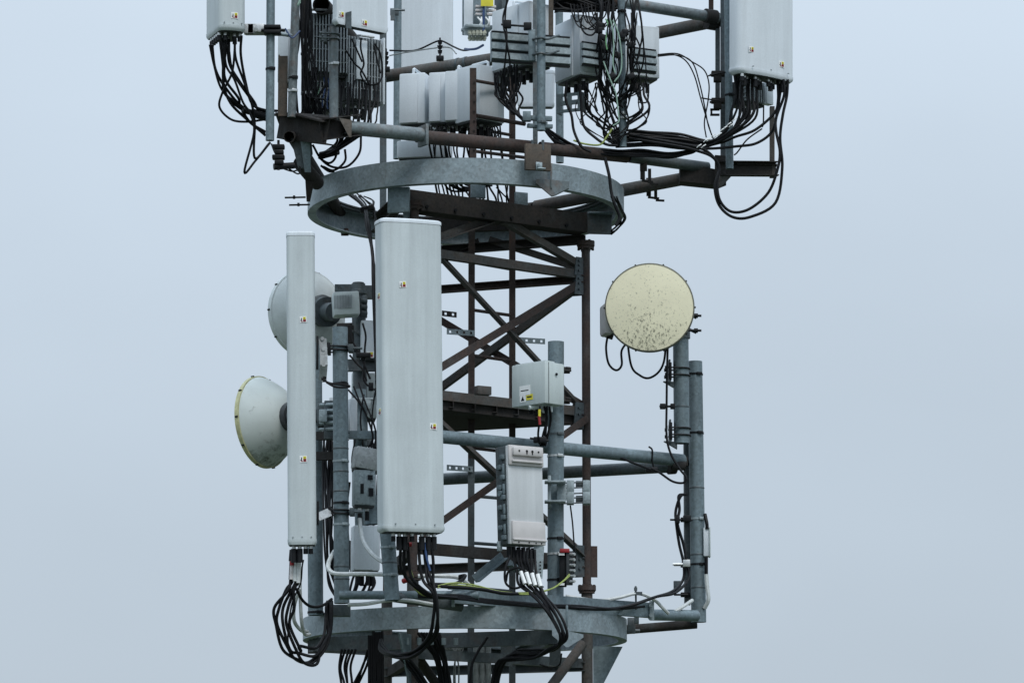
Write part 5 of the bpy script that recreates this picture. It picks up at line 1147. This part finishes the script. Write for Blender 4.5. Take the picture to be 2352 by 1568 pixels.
# cables at aluminium radio foot
lab = 'black cable under the aluminium radio unit'; grp = 'cables under the aluminium radio'
for k in range(7):
    x = 1180 + 8 * k
    cable([(x, 1262, -1.0), (x + random.uniform(-4, 4), 1285, -1.02), (x + 6, 1310, -1.04), (x + 14, 1340, -1.06), (1225 + 4 * k, 1365, -1.1), (1255 + 3.5 * k, 1400, -1.16), (1277 + 3 * k, 1440, -1.18), (1284 + 2 * k, 1470, -1.16), (1270 - 2 * k, 1490, -1.05), (1230, 1494 + 3 * k, -.95), (1185 - 3 * k, 1494 + 4 * k, -.85), (1160 - 3 * k, 1520, -.8), (1148 - 3 * k, 1560, -.75), (1140 - 3 * k, 1640, -.7)], .0085, 'black', lab, grp)
for k in range(4): single('marker_sleeve', MB().cyl(at(1196 + 13 * k, 1312 + 2 * k, -1.085), at(1206 + 12 * k, 1340 + 2 * k, -1.11), .0125, 10), 'stw', 'white marker sleeve on a cable under the aluminium radio', 'sleeve', 'white sleeves under the aluminium radio')
cable([(1172,1275,-1.05),(1160,1310,-1.08),(1163,1340,-1.08),(1185,1350,-1.08),(1206,1338,-1.08),(1208,1315,-1.08),(1190,1303,-1.08),(1168,1312,-1.07),(1162,1335,-1.06)], .0075, 'black', 'black cable coiled in a ring left under the aluminium radio')
cable([(1240,932,-.98),(1240,950,-.98),(1238,975,-.95),(1236,1000,-.9),(1240,1020,-.85)], .007, 'black', 'black cable under the grey cabinet beside the red one')
cable([(1238,955,-1.0),(1240,975,-1.0)], .0085, 'red', 'red cable sleeve below the grey cabinet', None); cable([(1239,940,-1.0),(1239,956,-1.0)], .0085, 'yellow', 'yellow cable sleeve below the grey cabinet', None)
for k in range(3): cable([(1250 + 6 * k, 934, -.9), (1254 + 4 * k, 960, -.85), (1246 + 4 * k, 1000, -.82), (1242 + 5 * k, 1024, -.8)], .0075, 'black', 'black cable from the grey cabinet down to the pipe', 'black cables under the grey cabinet')
single('cable_clamp', MB().box(at(1240, 1010, -.85), (.08, .05, .035), None, .006).cyl(at(1217, 1006, -.85), at(1260, 1012, -.85), .007, 6), 'blackm', 'black clamp on the pipe under the grey cabinet', 'cable clamp')
cable([(1310,1160,-.6),(1315,1200,-.58),(1318,1240,-.58),(1322,1290,-.58),(1312,1325,-.6)], .005, 'black', 'thin black wire right of the centre pole')
for k in range(2): cable([(1005,1345 + 4 * k,-1.5),(1040,1338 + 5 * k,-1.4),(1090,1343 + 4 * k,-1.3),(1150,1358,-1.2),(1215,1364 - 3 * k,-1.1),(1265,1352,-.95),(1292,1335,-.85),(1308,1322 - 4 * k,-.8)], .005, 'yg', 'yellow green earth wire sagging across to the earth bar', 'earth wires to the earth bar', 'earth_wire')
cable([(1000,1345,-1.5),(1100,1352,-1.3),(1160,1362,-1.2),(1230,1362,-1.05)], .011, 'black', 'thick black cable sagging before the ladder foot')
for k in range(3): cable([(995,1340,-1.45),(1035,1342,-1.35),(1060,1333,-1.2),(1066,1322,-1.1),(1055,1322 + 3 * k,-1.0)], .008, 'black', 'black cable curling at the end of the white conduit', 'curled cables by the white conduit')
# below the lower ring
for k in range(3):
    mb = MB().cyl(at(1093 + 14 * k, 1462, -.15), at(1094 + 14 * k, 1700, -.15), .019, 14)
    single('feeder_cable', mb, 'greyc', 'thick grey feeder cable descending below the lower ring', 'cable', 'thick grey feeder cables')
for k in range(7): cable([(848 + 5 * k, 1440 + random.uniform(0, 20), -.55), (848 + 5 * k, 1500, -.55), (848 + 5 * k + random.uniform(-3, 3), 1640, -.55)], .0095, 'black', 'black vertical cable below the lower ring at left', 'vertical cables below the lower ring')
for k in range(5): cable([(785 + 8 * k, 1490, -.3), (778 + 7 * k, 1530, -.3), (785 + 5 * k, 1570, -.32), (795 + 3 * k, 1640, -.35)], .008, 'black', 'black cable curving down left beneath the lower ring', 'curved cables below the lower ring')
for k in range(3): cable([(855 - 5 * k, 1490, -.5), (842 - 6 * k, 1530, -.45), (825 - 6 * k, 1565, -.4), (790 - 6 * k, 1640, -.4)], .008, 'black', 'black cable slanting left beneath the lower ring', 'slanting cables below the lower ring')
for k in range(9): cable([(960 + 6 * k, 1452, -.8), (985 + 4 * k, 1485, -.78), (1000 + 3.5 * k, 1520, -.75), (1010 + 3 * k, 1570, -.7), (1015 + 3 * k, 1640, -.7)], .0095, 'black', 'black cable in the thick bundle below the lower ring centre', 'thick cable bundle below the lower ring')
for k in range(3): cable([(910 + 10 * k, 1500, -.9), (945 + 8 * k, 1540, -.85), (985 + 8 * k, 1600, -.8)], .009, 'black', 'black cable slanting right below the lower ring', 'right slanting cables below the ring')
for k in range(6): cable([(1010 + 10 * k, 1466, -.3), (1018 + 8 * k, 1484 + 2 * k, -.3), (1045 + 4 * k, 1492, -.3), (1066, 1478 - k, -.3), (1060 + 3 * k, 1466, -.3)], .004, 'greyc', 'thin grey wire coiled under the lower ring', 'thin grey wires under the lower ring')
for k in range(3): cable([(1105 - 10 * k, 1470, -.35), (1062 - 8 * k, 1490, -.35), (1046 + 2 * k, 1530, -.35), (1044 + 4 * k, 1640, -.35)], .005, 'greyc', 'grey wire dropping from the coil under the lower ring', 'grey wires dropping below the ring')
cable([(1120,1462,-.7),(1095,1500,-.7),(1082,1540,-.7),(1078,1640,-.7)], .0085, 'black', 'black cable crossing before the thick grey feeders')
cable([(1290,1500,-1.0),(1285,1525,-.95),(1265,1532,-.9),(1240,1525,-.85)], .005, 'black', 'thin black wire loop under the lower ring at right')
